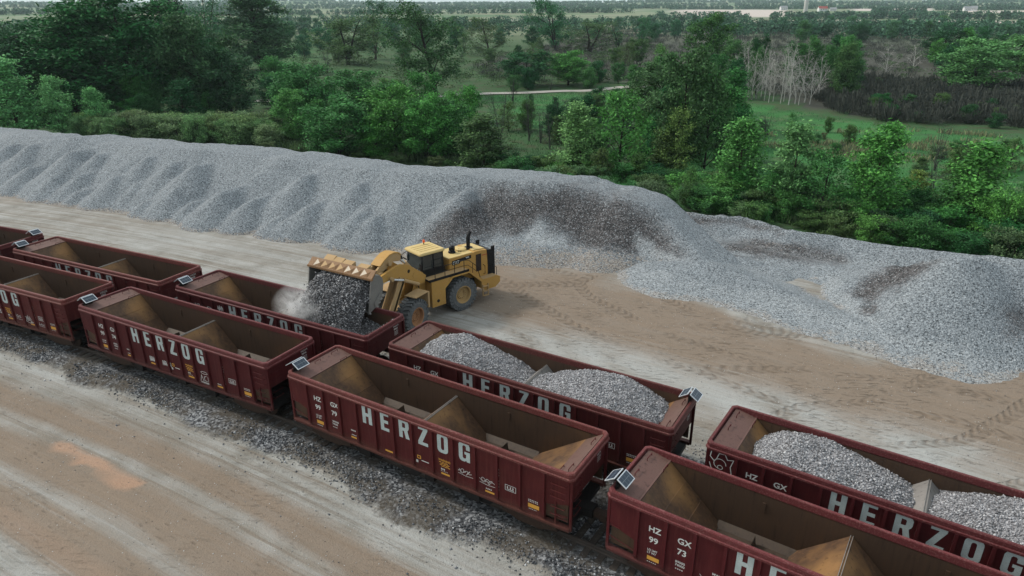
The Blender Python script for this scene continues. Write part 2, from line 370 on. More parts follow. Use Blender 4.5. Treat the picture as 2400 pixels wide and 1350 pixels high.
# dirt worked over by the loader between the pile and the tracks
lo_w = ss(8.5, 10.5, Vv)*(1-ss(24, 27, Vv))*ss(-6, 3, S+.5*(Vv-14))
brown = brown+lo_w*(.10+.95*ss(.38, .6, n2))*(.35+.65*ss(10.5, 16, Vv+(n1-.5)*4))*(1-.75*np.exp(-((Vv-13.6)/1.9)**2)*ss(.42, .56, n1))
brown = brown+.35*ss(14, 20, Vv)*(1-ss(25, 28, Vv))*(1-lo_w)*ss(.45, .6, n2)
pale = .35*band(-7.4, .5)+.55*band(-1.9, .8)*ss(.35, .6, n2)+.35*band(-9.8, .7)+.95*np.exp(-((Vv-12.6)/2.9)**2)*(.25+.75*ss(.32, .66, fbm(S/2.6+Vv*.35, Vv/9, 37, 2)))*ss(-4, 4, S)+.6*ss(9, 11, Vv)*(1-ss(16, 20, Vv))*(1-ss(-8, 0, S))*ss(.4, .7, fbm(S/14, Vv/2.2, 38, 3))
veg = ss(17, 20, back+(n1-.5)*3+np.interp(X, [-14, -9, 40], [0, 2.5, 2.0]))
clay = np.exp(-((Vv+5.25+.05*(S+6)+(n4-.5)*.7)/.24)**2)*ss(-9.2, -8.2, S+(n4-.5)*1.5)*(1-ss(-3.4, -2.6, S+(n4-.5)*1.5))*ss(.30, .42, n4)
clay = np.maximum(clay, .26*np.exp(-((Vv+8.7)/.7)**2)*(1-ss(0, 9, S)))
def wedge(p0, p1, r0, r1, e=.25):
    a0, a1 = px2az(p0), px2az(p1); w = (n3-.5)*1.2
    return ss(a0-e, a0+e, az+w)*(1-ss(a1-e, a1+e, az+w))*ss(r0*.97, r0*1.03, rr+(n3-.5)*r0*.1)*(1-ss(r1*.97, r1*1.03, rr+(n3-.5)*r1*.1))
tan = np.maximum.reduce([wedge(1530, 1775, 1050, 1750), wedge(1000, 1460, 1500, 1640), wedge(1900, 2080, 1500, 2000), wedge(2130, 2500, 1350, 1600), wedge(2040, 2500, 830, 985), wedge(1700, 1960, 860, 960), wedge(900, 1300, 900, 960), wedge(-200, 60, 1500, 1800)])
grn = np.maximum.reduce([wedge(1880, 1975, 1250, 1600), wedge(680, 765, 210, 420, .5), wedge(1320, 1560, 1150, 1450), wedge(1000, 1200, 640, 860)])
def pxmask(poly):
    P = np.array([at(a, b, -.6)[:2] for a, b in poly]); ins = np.zeros(X.shape, bool)
    for i in range(len(P)):
        (x1, y1), (x2, y2) = P[i], P[(i+1) % len(P)]
        if y1 == y2: continue
        c = ((y1 > Y) != (y2 > Y)) & (X < (x2-x1)*(Y-y1)/(y2-y1)+x1); ins ^= c
    return ins.astype(float)
MEADOW = [(1600, 262), (1760, 240), (1900, 262), (2060, 285), (2250, 300), (2450, 330), (2450, 560), (2200, 560), (1900, 500), (1650, 430), (1480, 330)]
meadow = np.maximum(pxmask(MEADOW), grn)
meadow = np.maximum(meadow, pxmask([(1130, 215), (1450, 215), (1480, 240), (1400, 330), (1260, 300), (1180, 260)]))
meadow = np.maximum(meadow, pxmask([(560, 300), (700, 300), (680, 345), (600, 335)]))
marsh = np.maximum.reduce([pxmask([(1700, 170), (2000, 100), (2450, 150), (2450, 290), (2240, 285), (1900, 250)]), pxmask([(1380, 70), (2100, 60), (2200, 110), (1700, 175), (1480, 190), (1100, 150)])])
lane = pxmask([(840, 226), (1100, 213), (1300, 207), (1470, 198), (1470, 204), (1300, 215), (1100, 222), (860, 231)])
ME = mesh_np('ground', np.stack([X, Y, Z], -1).reshape(-1, 3), F, smooth=True)
def fattr(me, name, chans):
    a = me.color_attributes.new(name, 'FLOAT_COLOR', 'POINT')
    a.data.foreach_set('color', np.stack([np.clip(c, 0, 1) for c in chans], -1).astype(np.float32).ravel())
fattr(ME, 'z1', [bal.ravel(), brown.ravel(), pale.ravel(), veg.ravel()])
fattr(ME, 'z2', [clay.ravel(), tan.ravel(), meadow.ravel(), marsh.ravel()])
fattr(ME, 'trk', [np.clip((S+200)/400, 0, 1).ravel(), np.clip((Vv+50)/400, 0, 1).ravel(), lane.ravel(), lo_w.ravel()])
b = NB('ground'); c = b.coord(); a1 = b.attr('z1'); a2 = b.attr('z2'); a3 = b.attr('trk')
s1 = b.sep(a1); s2 = b.sep(a2); s3 = b.sep(a3); veg_a = b.attr('z1', 'Alpha'); marsh_a = b.attr('z2', 'Alpha'); work_a = b.attr('trk', 'Alpha')
cx = b.n.new('ShaderNodeCombineXYZ'); b.l.new(b.math('MULTIPLY', s3[0], 400), cx.inputs[0]); b.l.new(b.math('MULTIPLY', s3[1], 400), cx.inputs[1]); tv = cx.outputs[0]
streak = b.noise(b.mapping(tv, (.05, 1.9, 1)), 1.0, 6, .65); streak2 = b.noise(b.mapping(tv, (.16, 5, 1)), 1.0, 5, .6)
nA = b.noise(c, .5, 5, .6); nB = b.noise(c, 4, 5, .65); nC = b.noise(c, 16, 3, .7); nD = b.noise(c, .13, 4, .55)
base = b.ramp(nA, [(.3, (.20, .192, .170)), (.5, (.275, .270, .248)), (.72, (.36, .36, .342))])
base = b.mix(b.ramp(streak, [(.46, 0), (.58, .6)]), base, (.185, .158, .125))
streak3 = b.noise(b.mapping(tv, (.03, 3.2, 1), loc=(7, 3, 0)), 1.0, 8, .75); base = b.mix(b.ramp(streak3, [(.53, 0), (.60, .5)]), base, (.15, .12, .092)); base = b.mix(b.ramp(streak3, [(.34, .45), (.43, 0)]), base, (.34, .345, .335))
base = b.mix(b.ramp(streak2, [(.54, 0), (.64, .45)]), base, (.33, .335, .325))
bm = b.math('ADD', s1[1], b.math('MULTIPLY', b.math('SUBTRACT', nB, .5), .5))
base = b.mix(b.ramp(bm, [(.15, 0), (.75, .85)]), base, b.mix(streak, (.150, .112, .080), (.265, .205, .155)))
pm = b.math('ADD', s1[2], b.math('MULTIPLY', b.math('SUBTRACT', streak2, .5), .8))
base = b.mix(b.ramp(pm, [(.15, 0), (.95, .85)]), base, (.37, .38, .37))
base = b.mix(b.ramp(s2[0], [(.15, 0), (.6, .75)]), base, b.mix(nB, (.33, .20, .13), (.42, .27, .185)))
# tyre lug marks: short dark dashes lying across the driven lanes
lugv = b.mapping(c, (1.0, 3.8, 1), rot=(0, 0, .45)); lug = b.voro(lugv, 1.5, 'Distance', 'F1', 1.0)
lugz = b.ramp(b.noise(c, .42, 4, .65), [(.46, 0), (.56, 1)])
lugd = b.ramp(lug, [(.12, 1), (.30, 0)]); lugm = b.math('MULTIPLY', lugd, b.math('MULTIPLY', lugz, b.math('ADD', b.math('MULTIPLY', work_a, .15), .3)))
base = b.mix(lugm, base, (.075, .062, .05))
def arcs(cx_, cy_, lo, hi, per, seed):
    q = b.n.new('ShaderNodeVectorMath'); q.operation = 'SUBTRACT'; b.l.new(c, q.inputs[0]); q.inputs[1].default_value = (cx_, cy_, 0)
    xy = b.n.new('ShaderNodeSeparateXYZ'); b.l.new(q.outputs[0], xy.inputs[0])
    d0 = b.math('SQRT', b.math('ADD', b.math('MULTIPLY', xy.outputs[0], xy.outputs[0]), b.math('MULTIPLY', xy.outputs[1], xy.outputs[1])))
    d = b.math('ADD', d0, b.math('MULTIPLY', b.noise(b.mapping(c, loc=(seed*9, 0, 0)), .09, 1, .4), 9.0)); w_ = b.math('PINGPONG', d, per)
    ang = b.math('MULTIPLY', b.math('ARCTAN2', xy.outputs[1], xy.outputs[0]), (lo+hi)/2)
    lugs = b.ramp(b.math('DIVIDE', b.math('PINGPONG', b.math('ADD', ang, b.math('MULTIPLY', w_, .8)), .26), .26), [(.18, 1), (.75, .28)])
    msk = b.ramp(b.math('DIVIDE', d0, 60.0), [(lo/60, 0), ((lo+3)/60, 1), ((hi-3)/60, 1), (hi/60, 0)])
    band_ = b.ramp(w_, [(.0, .85), (.34, 1), (.42, .0)])
    return b.math('MULTIPLY', b.math('MULTIPLY', band_, lugs), b.math('MULTIPLY', msk, b.ramp(b.noise(b.mapping(c, loc=(seed*5, 3, 0)), .16, 3, .55), [(.43, 0), (.52, 1)])))
rutm = b.math('MAXIMUM', arcs(-4, 64, 18, 38, 1.9, 0), b.math('MAXIMUM', arcs(-36, 54, 12, 32, 2.3, 1), arcs(24, 10, 16, 44, 2.1, 2)))
rutm = b.math('MULTIPLY', rutm, b.math('ADD', b.math('MULTIPLY', work_a, .9), .0))
rutz = b.math('MULTIPLY', rutm, b.ramp(nB, [(.30, .35), (.55, 1)]))
base = b.mix(b.math('MULTIPLY', rutz, .66), base, (.098, .073, .053))
peb = b.voro(c, 7.5, 'Distance'); pebc = b.sep(b.voro(c, 7.5))[0]
pb = b.math('MULTIPLY', b.ramp(peb, [(.13, 1), (.2, 0)]), b.ramp(pebc, [(.80, 0), (.84, 1)]))
base = b.mix(pb, base, b.ramp(pebc, [(.85, (.10, .09, .085)), (.93, (.5, .5, .49))]))
base = b.mix(b.ramp(nC, [(.25, .45), (.45, 0)]), base, (.10, .085, .07))
bj = b.math('ADD', s1[0], b.math('MULTIPLY', b.math('SUBTRACT', nB, .5), .9))
bv = b.sep(b.voro(c, 11))[0]
ball = b.ramp(bv, [(.1, (.034, .036, .040)), (.55, (.115, .120, .128)), (.95, (.30, .31, .32))])
ball = b.mix(b.ramp(nA, [(.42, 0), (.58, .8)]), ball, (.085, .072, .055))
base = b.mix(b.ramp(bj, [(.3, 0), (.62, 1)]), base, ball)
grass = b.mix(nB, (.020, .055, .022), (.060, .135, .050)); grass = b.mix(b.ramp(nA, [(.45, 0), (.62, .8)]), grass, (.060, .068, .038))
mead = b.mix(nB, (.028, .115, .034), (.058, .185, .052)); mead = b.mix(b.ramp(b.noise(c, .22, 5, .65), [(.52, 0), (.64, .75)]), mead, (.10, .135, .065)); mead = b.mix(b.ramp(b.noise(c, .09, 5, .7), [(.52, 0), (.62, .7)]), mead, (.030, .060, .028)); mead = b.mix(b.ramp(nC, [(.3, .5), (.5, 0)]), mead, (.012, .040, .016))
mars = b.mix(nA, (.038, .042, .034), (.085, .085, .070))
vg = b.mix(s2[2], grass, mead); vg = b.mix(marsh_a, vg, mars); vg = b.mix(s2[1], vg, b.mix(nD, (.40, .345, .31), (.52, .46, .42)))
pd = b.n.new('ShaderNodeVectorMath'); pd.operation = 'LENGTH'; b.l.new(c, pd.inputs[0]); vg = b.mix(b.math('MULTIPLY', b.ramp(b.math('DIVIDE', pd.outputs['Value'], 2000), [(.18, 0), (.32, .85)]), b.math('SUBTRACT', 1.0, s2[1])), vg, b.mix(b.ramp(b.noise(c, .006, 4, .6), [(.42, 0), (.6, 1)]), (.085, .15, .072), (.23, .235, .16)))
fin = b.mix(veg_a, base, vg)
dsh = b.ramp(b.noise(b.mapping(b.mapping(c, rot=(0, 0, R(-26))), (1.0, 5.2, 1)), 1.25, 5, .7), [(.565, 0), (.625, 1)])
dpat = b.ramp(b.noise(c, .23, 4, .65), [(.44, 0), (.56, 1)])
crk = b.math('MULTIPLY', b.math('MULTIPLY', dsh, dpat), b.math('ADD', b.math('MULTIPLY', work_a, .22), .20))
fin = b.mix(b.math('MULTIPLY', b.math('MULTIPLY', crk, .85), b.math('SUBTRACT', 1.0, veg_a)), fin, (.085, .068, .053))
hdsh = b.math('MULTIPLY', crk, b.math('SUBTRACT', 1.0, veg_a))
hb = b.math('ADD', b.math('MULTIPLY', nB, .5), b.math('MULTIPLY', nC, .35)); hb = b.math('SUBTRACT', hb, b.math('MULTIPLY', hdsh, .8)); hb = b.math('SUBTRACT', hb, b.math('ADD', b.math('MULTIPLY', lugm, .7), b.math('MULTIPLY', rutz, .8))); hb = b.math('ADD', hb, b.math('MULTIPLY', pb, .5))
hb = b.math('ADD', hb, b.math('MULTIPLY', b.math('MULTIPLY', bv, b.ramp(bj, [(.3, 0), (.6, 1)])), .9)); hb = b.math('ADD', hb, b.math('MULTIPLY', streak2, .25))
MT['ground'] = b.out(fin, .92, b.bump(hb, .85, .09), spec=.12)
ME.materials.append(MT['ground'])
tag(link('ground', ME), kind='structure')
lb = NB('lane'); lc = lb.coord(); MT['lane'] = lb.out(lb.mix(lb.noise(lc, .8, 5, .65), (.22, .21, .18), (.40, .39, .36)), .95)
LP = [at(a, b_, -.6)[:2] for a, b_ in ((600, 236), (860, 229), (1060, 218), (1250, 211), (1380, 206), (1500, 200), (1640, 192))]
LX = np.interp(np.linspace(0, 6, 90), range(7), [q[0] for q in LP]); LYY = np.interp(np.linspace(0, 6, 90), range(7), [q[1] for q in LP])
tx, ty = np.gradient(LX), np.gradient(LYY); ln = np.hypot(tx, ty); tx, ty = tx/ln, ty/ln; LV = []
for o_ in (-1.9, -.6, .6, 1.9):
    x_, y_ = LX-ty*o_, LYY+tx*o_; LV.append(np.stack([x_, y_, terrain(LX, LYY)+.22-.08*abs(o_)/1.9], -1))
LV = np.stack(LV, 1).reshape(-1, 3); ii = np.arange(89)[:, None]*4+np.arange(3)[None]
tag(link('lane', mesh_np('lane', LV, np.stack([ii, ii+1, ii+5, ii+4], -1).reshape(-1, 4), MT['lane'], True)), kind='structure')
# ------------------------------------------------------------------ gravel piles (angle-of-repose height fields)
def heap_obj(name, x0, x1, y0, y1, st, hf, zonef, label, cat='gravel pile', zoff=0.0, cut=-.04):
    xs = np.arange(x0, x1+st/2, st); ys = np.arange(y0, y1+st/2, st); X, Y = np.meshgrid(xs, ys); H = hf(X, Y)
    H = H + (fbm(X/2.4, Y/2.4, 41, 4)-.5)*.26*ss(0, .8, H) + (fbm(X/.45, Y/.45, 44, 2)-.5)*.10
    zs = zonef(X, Y, H); H = H-zs[0]*(.30+.5*(fbm(X/1.1, Y/1.1, 47, 3)-.45))*ss(.3, 1.2, H)
    n, m = X.shape; idx = np.arange(n*m).reshape(n, m)
    F = np.stack([idx[:-1, :-1], idx[:-1, 1:], idx[1:, 1:], idx[1:, :-1]], -1).reshape(-1, 4)
    keep = (H.ravel()[F] > cut).any(1); F = F[keep]
    Hc = np.maximum(H, -.25)
    used = np.unique(F); mp = -np.ones(n*m, int); mp[used] = np.arange(len(used))
    me = mesh_np(name, np.stack([X, Y, Hc+zoff], -1).reshape(-1, 3)[used], mp[F], MT['gravel_pile'], True)
    fattr(me, 'zone', [q.ravel()[used] for q in zs]+[np.zeros(len(used))])
    o = link(name, me); tag(o, label, cat); return o
MX = [-140, -89, -77, -66, -55, -47, -40, -34, -30, -25, -22, -19.5, -18, -16, -14.3, -12.5, -10.5, -8.5, -6]
MY = [30.5, 38.9, 40, 41.7, 43, 43.8, 44.4, 45.2, 45.8, 46.9, 47.0, 46.8, 46.9, 46.8, 46.3, 45.4, 44.6, 44.0, 43]
MZ = [3.7, 3.85, 4.1, 4.3, 4.4, 4.3, 4.3, 4.3, 4.4, 4.6, 4.45, 4.1, 4.1, 3.75, 3.1, 2.25, 1.3, .6, -.2]
hr = np.random.default_rng(5)
HEAPS = []
for xh in np.arange(-132, -33, 3.5):
    xj = xh+hr.uniform(-1.1, 1.1); yb = np.interp(xj, PBX, PBY)
    HEAPS.append((xj, yb+2.6+hr.uniform(-.6, .8), 2.15+hr.uniform(-.45, .4), yb+5.2+hr.uniform(-.6, 1.2)))
for xh in np.arange(-120, -34, 5.0):
    xj = xh+hr.uniform(-2, 2); yc = np.interp(xj, MX, MY); HEAPS.append((xj, yc-2.6+hr.uniform(-.6, .9), 3.6+hr.uniform(-.25, .25), yc))
for xh in np.arange(-134, -36, 2.3):
    xj = xh+hr.uniform(-.8, .8); yb = np.interp(xj, PBX, PBY); HEAPS.append((xj, yb+1.5+hr.uniform(-.5, .7), 1.15+hr.uniform(-.3, .35), yb+2.6))
for xj, yj, zj, ye in ((-34.5, 42.5, 3.3, 46), (-29.5, 43.4, 3.8, 47), (-37.2, 40.6, 2.3, 44)): HEAPS.append((xj, yj, zj, ye))
def main_h(X, Y):
    yc = np.interp(X, MX, MY)+(fbm(X/5, X*0+3, 51, 2)-.5)*1.5; zc = np.interp(X, MX, MZ)+(fbm(X/3.5, X*0, 52, 3)-.5)*.55
    d = yc-Y; sc = ss(-31, -27, X)*(1-ss(-15, -11, X))           # the dug-out working face
    front = zc-.60*np.maximum(d, 0)
    dug = zc-np.where(d < 3.0, .95*np.maximum(d, 0), 2.85+.40*(d-3.0))
    front = front*(1-sc)+dug*sc
    h = np.where(d > 0, front, zc-.04*np.minimum(-d, 4)-.62*np.maximum(-d-4, 0))
    for xj, yj, zj, ye in HEAPS:
        dy = np.where(Y < yj, yj-Y, np.maximum(Y-ye, 0)); h = np.maximum(h, zj-.66*np.sqrt(((X-xj)*1.18)**2+dy**2+.05)+.14)
    return h
def proj(x, y, z):
    d = np.stack([x, y, z-CAMZ], -1); w = np.maximum(d@FW, .1); return 1200+FPX*(d@RT)/w, 675-FPX*(d@UP)/w
def softpoly(px, py, poly, soft):
    """1 inside the outline, fading over `soft`"""
    ins = np.zeros(px.shape, bool); dm = np.full(px.shape, 1e9)
    for i in range(len(poly)):
        (x1, y1), (x2, y2) = poly[i], poly[(i+1) % len(poly)]
        if y1 != y2: ins ^= ((y1 > py) != (y2 > py)) & (px < (x2-x1)*(py-y1)/(y2-y1)+x1)
        t = np.clip(((px-x1)*(x2-x1)+(py-y1)*(y2-y1))/((x2-x1)**2+(y2-y1)**2), 0, 1); dm = np.minimum(dm, np.hypot(px-x1-t*(x2-x1), py-y1-t*(y2-y1)))
    return np.clip(.5+np.where(ins, dm, -dm)/(2*soft), 0, 1)
# damp stone uncovered by digging: outlines surveyed on the face
DAMP = [(992, 556), (1015, 522), (1058, 492), (1105, 463), (1135, 440), (1200, 436), (1300, 436), (1390, 442), (1410, 462), (1440, 450), (1482, 470), (1545, 530), (1608, 594), (1580, 606), (1520, 580), (1490, 596), (1400, 585), (1335, 566), (1290, 532), (1270, 512), (1238, 530), (1190, 538), (1130, 546), (1085, 556), (1045, 580)]
SPILL = [(1020, 600), (1100, 575), (1180, 585), (1260, 575), (1340, 580), (1440, 592), (1520, 610), (1640, 645), (1760, 700), (1500, 690), (1150, 655)]
PALE = [(1215, 545), (1262, 512), (1290, 530), (1350, 575), (1290, 580), (1230, 575)]
PALE2 = [(1470, 530), (1520, 545), (1600, 605), (1760, 690), (1640, 640), (1510, 610)]
def main_zone(X, Y, H):
    px, py = proj(X, Y, np.maximum(H, 0)); n = fbm(X/1.6, Y/1.6, 61)-.5; px = px+n*50; py = py+(fbm(X/1.3, Y/1.3, 62)-.5)*36
    dark = softpoly(px, py, DAMP, 34); brown = softpoly(px, py, SPILL, 26); zc = np.interp(X, MX, MZ)
    brown = np.maximum(brown*.72, .75*(1-ss(.0, .09, H/np.maximum(zc, .5)+n*.06)))
    return dark, brown, np.maximum(softpoly(px, py, PALE, 16), softpoly(px, py, PALE2, 16))*.8
heap_obj('gravel_pile', -138, -5, 28, 58, .30, main_h, main_zone, 'long grey crushed stone stockpile behind the yellow loader, with a dug-out dark face')
def seg_h(X, Y, pts, slope):
    h = np.full(X.shape, -9.0)
    for (xa, ya, za), (xb, yb, zb) in zip(pts[:-1], pts[1:]):
        L2 = (xb-xa)**2+(yb-ya)**2; t = np.clip(((X-xa)*(xb-xa)+(Y-ya)*(yb-ya))/L2, 0, 1)
        h = np.maximum(h, za+(zb-za)*t-slope*np.hypot(X-xa-(xb-xa)*t, Y-ya-(yb-ya)*t))
    return h
def ap(px, py, z): q = at(px, py, z); return (q[0], q[1], z)
PK = ap(2225, 600, 3.85)
def right_h(X, Y):
    h = seg_h(X, Y, [PK, ap(2290, 600, 3.9), ap(2350, 616, 3.5), ap(2420, 632, 3.3), (14, 46.0, 3.6), (24, 44.5, 4.2), (40, 40, 4.2)], .74)
    h = np.maximum(h, seg_h(X, Y, [ap(2246, 597, 3.95), ap(2110, 612, 2.5), ap(1976, 634, .7), ap(1900, 650, .1)], .60))
    h = np.maximum(h, seg_h(X, Y, [PK, ap(2100, 634, 2.3), ap(1984, 676, .55)], .72))
    h = np.maximum(h, seg_h(X, Y, [ap(2200, 615, 3.5), ap(2120, 668, 1.7), ap(2045, 728, .35)], .70))
    h = np.maximum(h, seg_h(X, Y, [(-5.5, 42.6, .5), (-2.5, 41.0, .52), (0, 40.2, .5), (3, 40.2, .5)], .24))
    h = np.maximum(h, seg_h(X, Y, [(-11, 44.4, 1.3), (-6.5, 43.2, .75), (-2.5, 41.6, .45), (2, 40.2, .25)], .24))
    h = np.maximum(h, seg_h(X, Y, [(-13, 43.2, .30), (-6, 42.2, .38), (-2, 40.6, .34), (4, 39.2, .35)], .13))
    return h
DR1 = [(1985, 692), (2035, 642), (2110, 602), (2195, 606), (2150, 640), (2090, 668), (2040, 704)]
DR2 = [(2005, 722), (2060, 704), (2062, 722), (2020, 738)]
DR3 = [(2330, 720), (2430, 690), (2430, 790), (2350, 790)]
def right_zone(X, Y, H):
    px, py = proj(X, Y, np.maximum(H, 0)); n = fbm(X/1.4, Y/1.4, 63)-.5; px = px+n*50; py = py+(fbm(X/1.2, Y/1.2, 64)-.5)*24
    dark = np.maximum.reduce([softpoly(px, py, DR1, 20), softpoly(px, py, DR2, 10), .6*softpoly(px, py, DR3, 30)])
    return dark, .8*(1-ss(0, .22, H+n*.3)), (1-ss(.4, 1.1, H+n*.6))*.6
heap_obj('gravel_pile', -16, 44, 34, 56, .28, right_h, right_zone, 'smaller grey gravel mound with a ridged flank, apart from the dug-out stockpile')
def berm_h(X, Y):
    h = seg_h(X, Y, [(-24, 54, 1.0), (-20, 54.6, 1.6), (-17, 54.8, 1.5), (-13.3, 54.4, 1.5), (-10.2, 55.2, 1.6), (-6.8, 53.6, 1.5), (-3, 54, 1.3), (0, 53.5, 1.4), (4, 53, 1.7), (9, 52.5, 2.0), (20, 50, 3), (40, 45, 3)], .62)
    h = np.maximum(h, seg_h(X, Y, [(-20, 51, .3), (-10, 50.5, .5), (-4, 49.6, .35), (2, 49, .8)], .15))
    h = np.maximum(h, seg_h(X, Y, [(-13, 48.6, .55), (-9, 47.8, .75), (-6, 47, .4)], .4))
    return h
DB1 = [(1680, 572), (1800, 562), (1900, 576), (1992, 602), (1978, 622), (1900, 612), (1780, 602), (1700, 592)]
DB2 = [(1545, 488), (1640, 500), (1760, 510), (1850, 540), (1820, 548), (1700, 522), (1620, 530), (1580, 520)]
def berm_zone(X, Y, H):
    px, py = proj(X, Y, np.maximum(H, 0)); n = fbm(X/1.4, Y/1.4, 65)-.5; px = px+n*60; py = py+(fbm(X/1.2, Y/1.2, 66)-.5)*20
    dark = np.maximum(softpoly(px, py, DB1, 16), .75*softpoly(px, py, DB2, 12))
    return dark, dark*.2, (1-ss(.3, .9, H+n*.5))*.5
heap_obj('gravel_pile', -27, 42, 43, 60, .28, berm_h, berm_zone, 'low crescent gravel berm between the mounds and the green thicket')
# small coloured tussocks thrown on the crest of the long pile are left to the material
# ------------------------------------------------------------------ loose stones
def stones(name, P, size, mat, kind='stuff', label=None, cat=None, parent=None, seed=3):
    g = np.random.default_rng(seed); n = len(P); P = np.asarray(P, float)
    base = np.array([(1, 0, 0), (-1, 0, 0), (0, 1, 0), (0, -1, 0), (0, 0, .8), (0, 0, -.8)], float)
    fc = np.array([(0, 2, 4), (2, 1, 4), (1, 3, 4), (3, 0, 4), (2, 0, 5), (1, 2, 5), (3, 1, 5), (0, 3, 5)])
    q = g.normal(size=(n, 4)); q /= np.linalg.norm(q, axis=1, keepdims=True); w, x, y, z = q.T
    Rm = np.stack([1-2*(y*y+z*z), 2*(x*y-z*w), 2*(x*z+y*w), 2*(x*y+z*w), 1-2*(x*x+z*z), 2*(y*z-x*w), 2*(x*z-y*w), 2*(y*z+x*w), 1-2*(x*x+y*y)], -1).reshape(n, 3, 3)
    sz = (size[0]+(size[1]-size[0])*g.random(n)**2.2)[:, None, None]*g.uniform(.6, 1.15, (n, 1, 3))
    V = np.einsum('nij,nkj->nki', Rm, base[None]*g.uniform(.7, 1.2, (n, 6, 1))*sz)+P[:, None, :]
    F = fc[None]+6*np.arange(n)[:, None, None]
    o = link(name, mesh_np(name, V.reshape(-1, 3), F.reshape(-1, 3), mat), parent); tag(o, label, cat, kind=kind); return o
g = np.random.default_rng(12)
def track_pts(n, vmean, vsd, s0=-34, s1=30, O=OF, k=KF):
    s = g.uniform(s0, s1, n); v = vmean+g.normal(0, vsd, n); rad = -1/k; th = s/rad
    x = O[0]+(rad+v)*np.sin(th); y = O[1]-rad+(rad+v)*np.cos(th); return x, y
def ground_z(x, y):
    z = terrain(x, y); s, v = sv(x, y); l = fbm(x/1.3, y/1.3, 21, 3)
    return z+shoulder(v, -.75, .75, .22)*(.3+1.4*l)+shoulder(v, 3.9, .9, .14)*(.3+1.2*l)
xs_, ys_ = [], []
for (n, m, sd) in ((14000, -.7, .42), (260, -2.0, .8), (5500, 3.8, .5), (3800, 8.0, .5), (1500, 1.4, .7), (1500, 5.6, .7)):
    a, c_ = track_pts(n, m, sd); xs_.append(a); ys_.append(c_)
xb, yb = np.concatenate(xs_), np.concatenate(ys_)
keepb = fbm(xb/1.8, yb/1.8, 71, 3)+g.uniform(-.18, .18, len(xb)) > .40
xb, yb = xb[keepb], yb[keepb]
stones('track_ballast', np.stack([xb, yb, ground_z(xb, yb)+.015], -1), (.024, .07), MT['stone_ballast'], label='grey crushed stone ballast spilled along the two tracks', cat='ballast')
n = 8000; xb = g.uniform(-45, 12, n); yb = g.uniform(7, 40, n); keepb = (fbm(xb/4, yb/4, 75, 3) > .47); xb, yb = xb[keepb], yb[keepb]
s_, v_ = sv(xb, yb); keepb = (v_ < -1.5) | (v_ > 8.5); xb, yb = xb[keepb], yb[keepb]
stones('loose_gravel', np.stack([xb, yb, ground_z(xb, yb)+.008], -1), (.012, .045), MT['stone_pale'], label='scattered pale pebbles lying on the dirt of the yard', cat='gravel', seed=9)
# ------------------------------------------------------------------ flat lettering
def font_mesh(txt, size, bold=0.0, sx=1.0):
    cu = bpy.data.curves.new('t', 'FONT'); cu.body = txt; cu.size = size; cu.offset = bold; cu.resolution_u = 3; cu.fill_mode = 'FRONT'
    ob = bpy.data.objects.new('t', cu); COL.objects.link(ob)
    dg = bpy.context.evaluated_depsgraph_get(); me = bpy.data.meshes.new_from_object(ob.evaluated_get(dg))
    v = [(p.co.x*sx, p.co.y) for p in me.vertices]; f = [tuple(p.vertices) for p in me.polygons]
    bpy.data.objects.remove(ob); bpy.data.curves.remove(cu); bpy.data.meshes.remove(me)
    return v, f
_fc = {}
def text_on(mb, txt, x, z, h, plane, bold=0.0, sx=1.0, center=False):
    """put writing on a surface; plane(a, b) -> 3-D point"""
    key = (txt, bold)
    if key not in _fc: _fc[key] = font_mesh(txt, 1.0, bold)
    v, f = _fc[key]; k = h/.70
    if center: x = x-max(p[0] for p in v)*k*sx/2
    mb.add([plane(x+p[0]*k*sx, z+p[1]*k) for p in v], f)
def poly_fill(outer, holes):
    cu = bpy.data.curves.new('p', 'CURVE'); cu.dimensions = '2D'; cu.fill_mode = 'BOTH'
    for pts in [outer]+holes:
        sp = cu.splines.new('POLY'); sp.points.add(len(pts)-1)
        for q, p in zip(sp.points, pts): q.co = (p[0], p[1], 0, 1)
        sp.use_cyclic_u = True
    ob = bpy.data.objects.new('p', cu); COL.objects.link(ob)
    dg = bpy.context.evaluated_depsgraph_get(); me = bpy.data.meshes.new_from_object(ob.evaluated_get(dg))
    v = [(p.co.x, p.co.y) for p in me.vertices]; f = [tuple(p.vertices) for p in me.polygons]
    bpy.data.objects.remove(ob); bpy.data.curves.remove(cu); bpy.data.meshes.remove(me); return v, f
def rrect(x0, x1, y0, y1, r, n=4):
    o = []
    for cx, cy, a in ((x1-r, y1-r, 0), (x0+r, y1-r, 90), (x0+r, y0+r, 180), (x1-r, y0+r, 270)):
        for i in range(n+1): t = R(a+90*i/n); o.append((cx+r*math.cos(t), cy+r*math.sin(t)))
    return o
t_, w_ = .205, .58
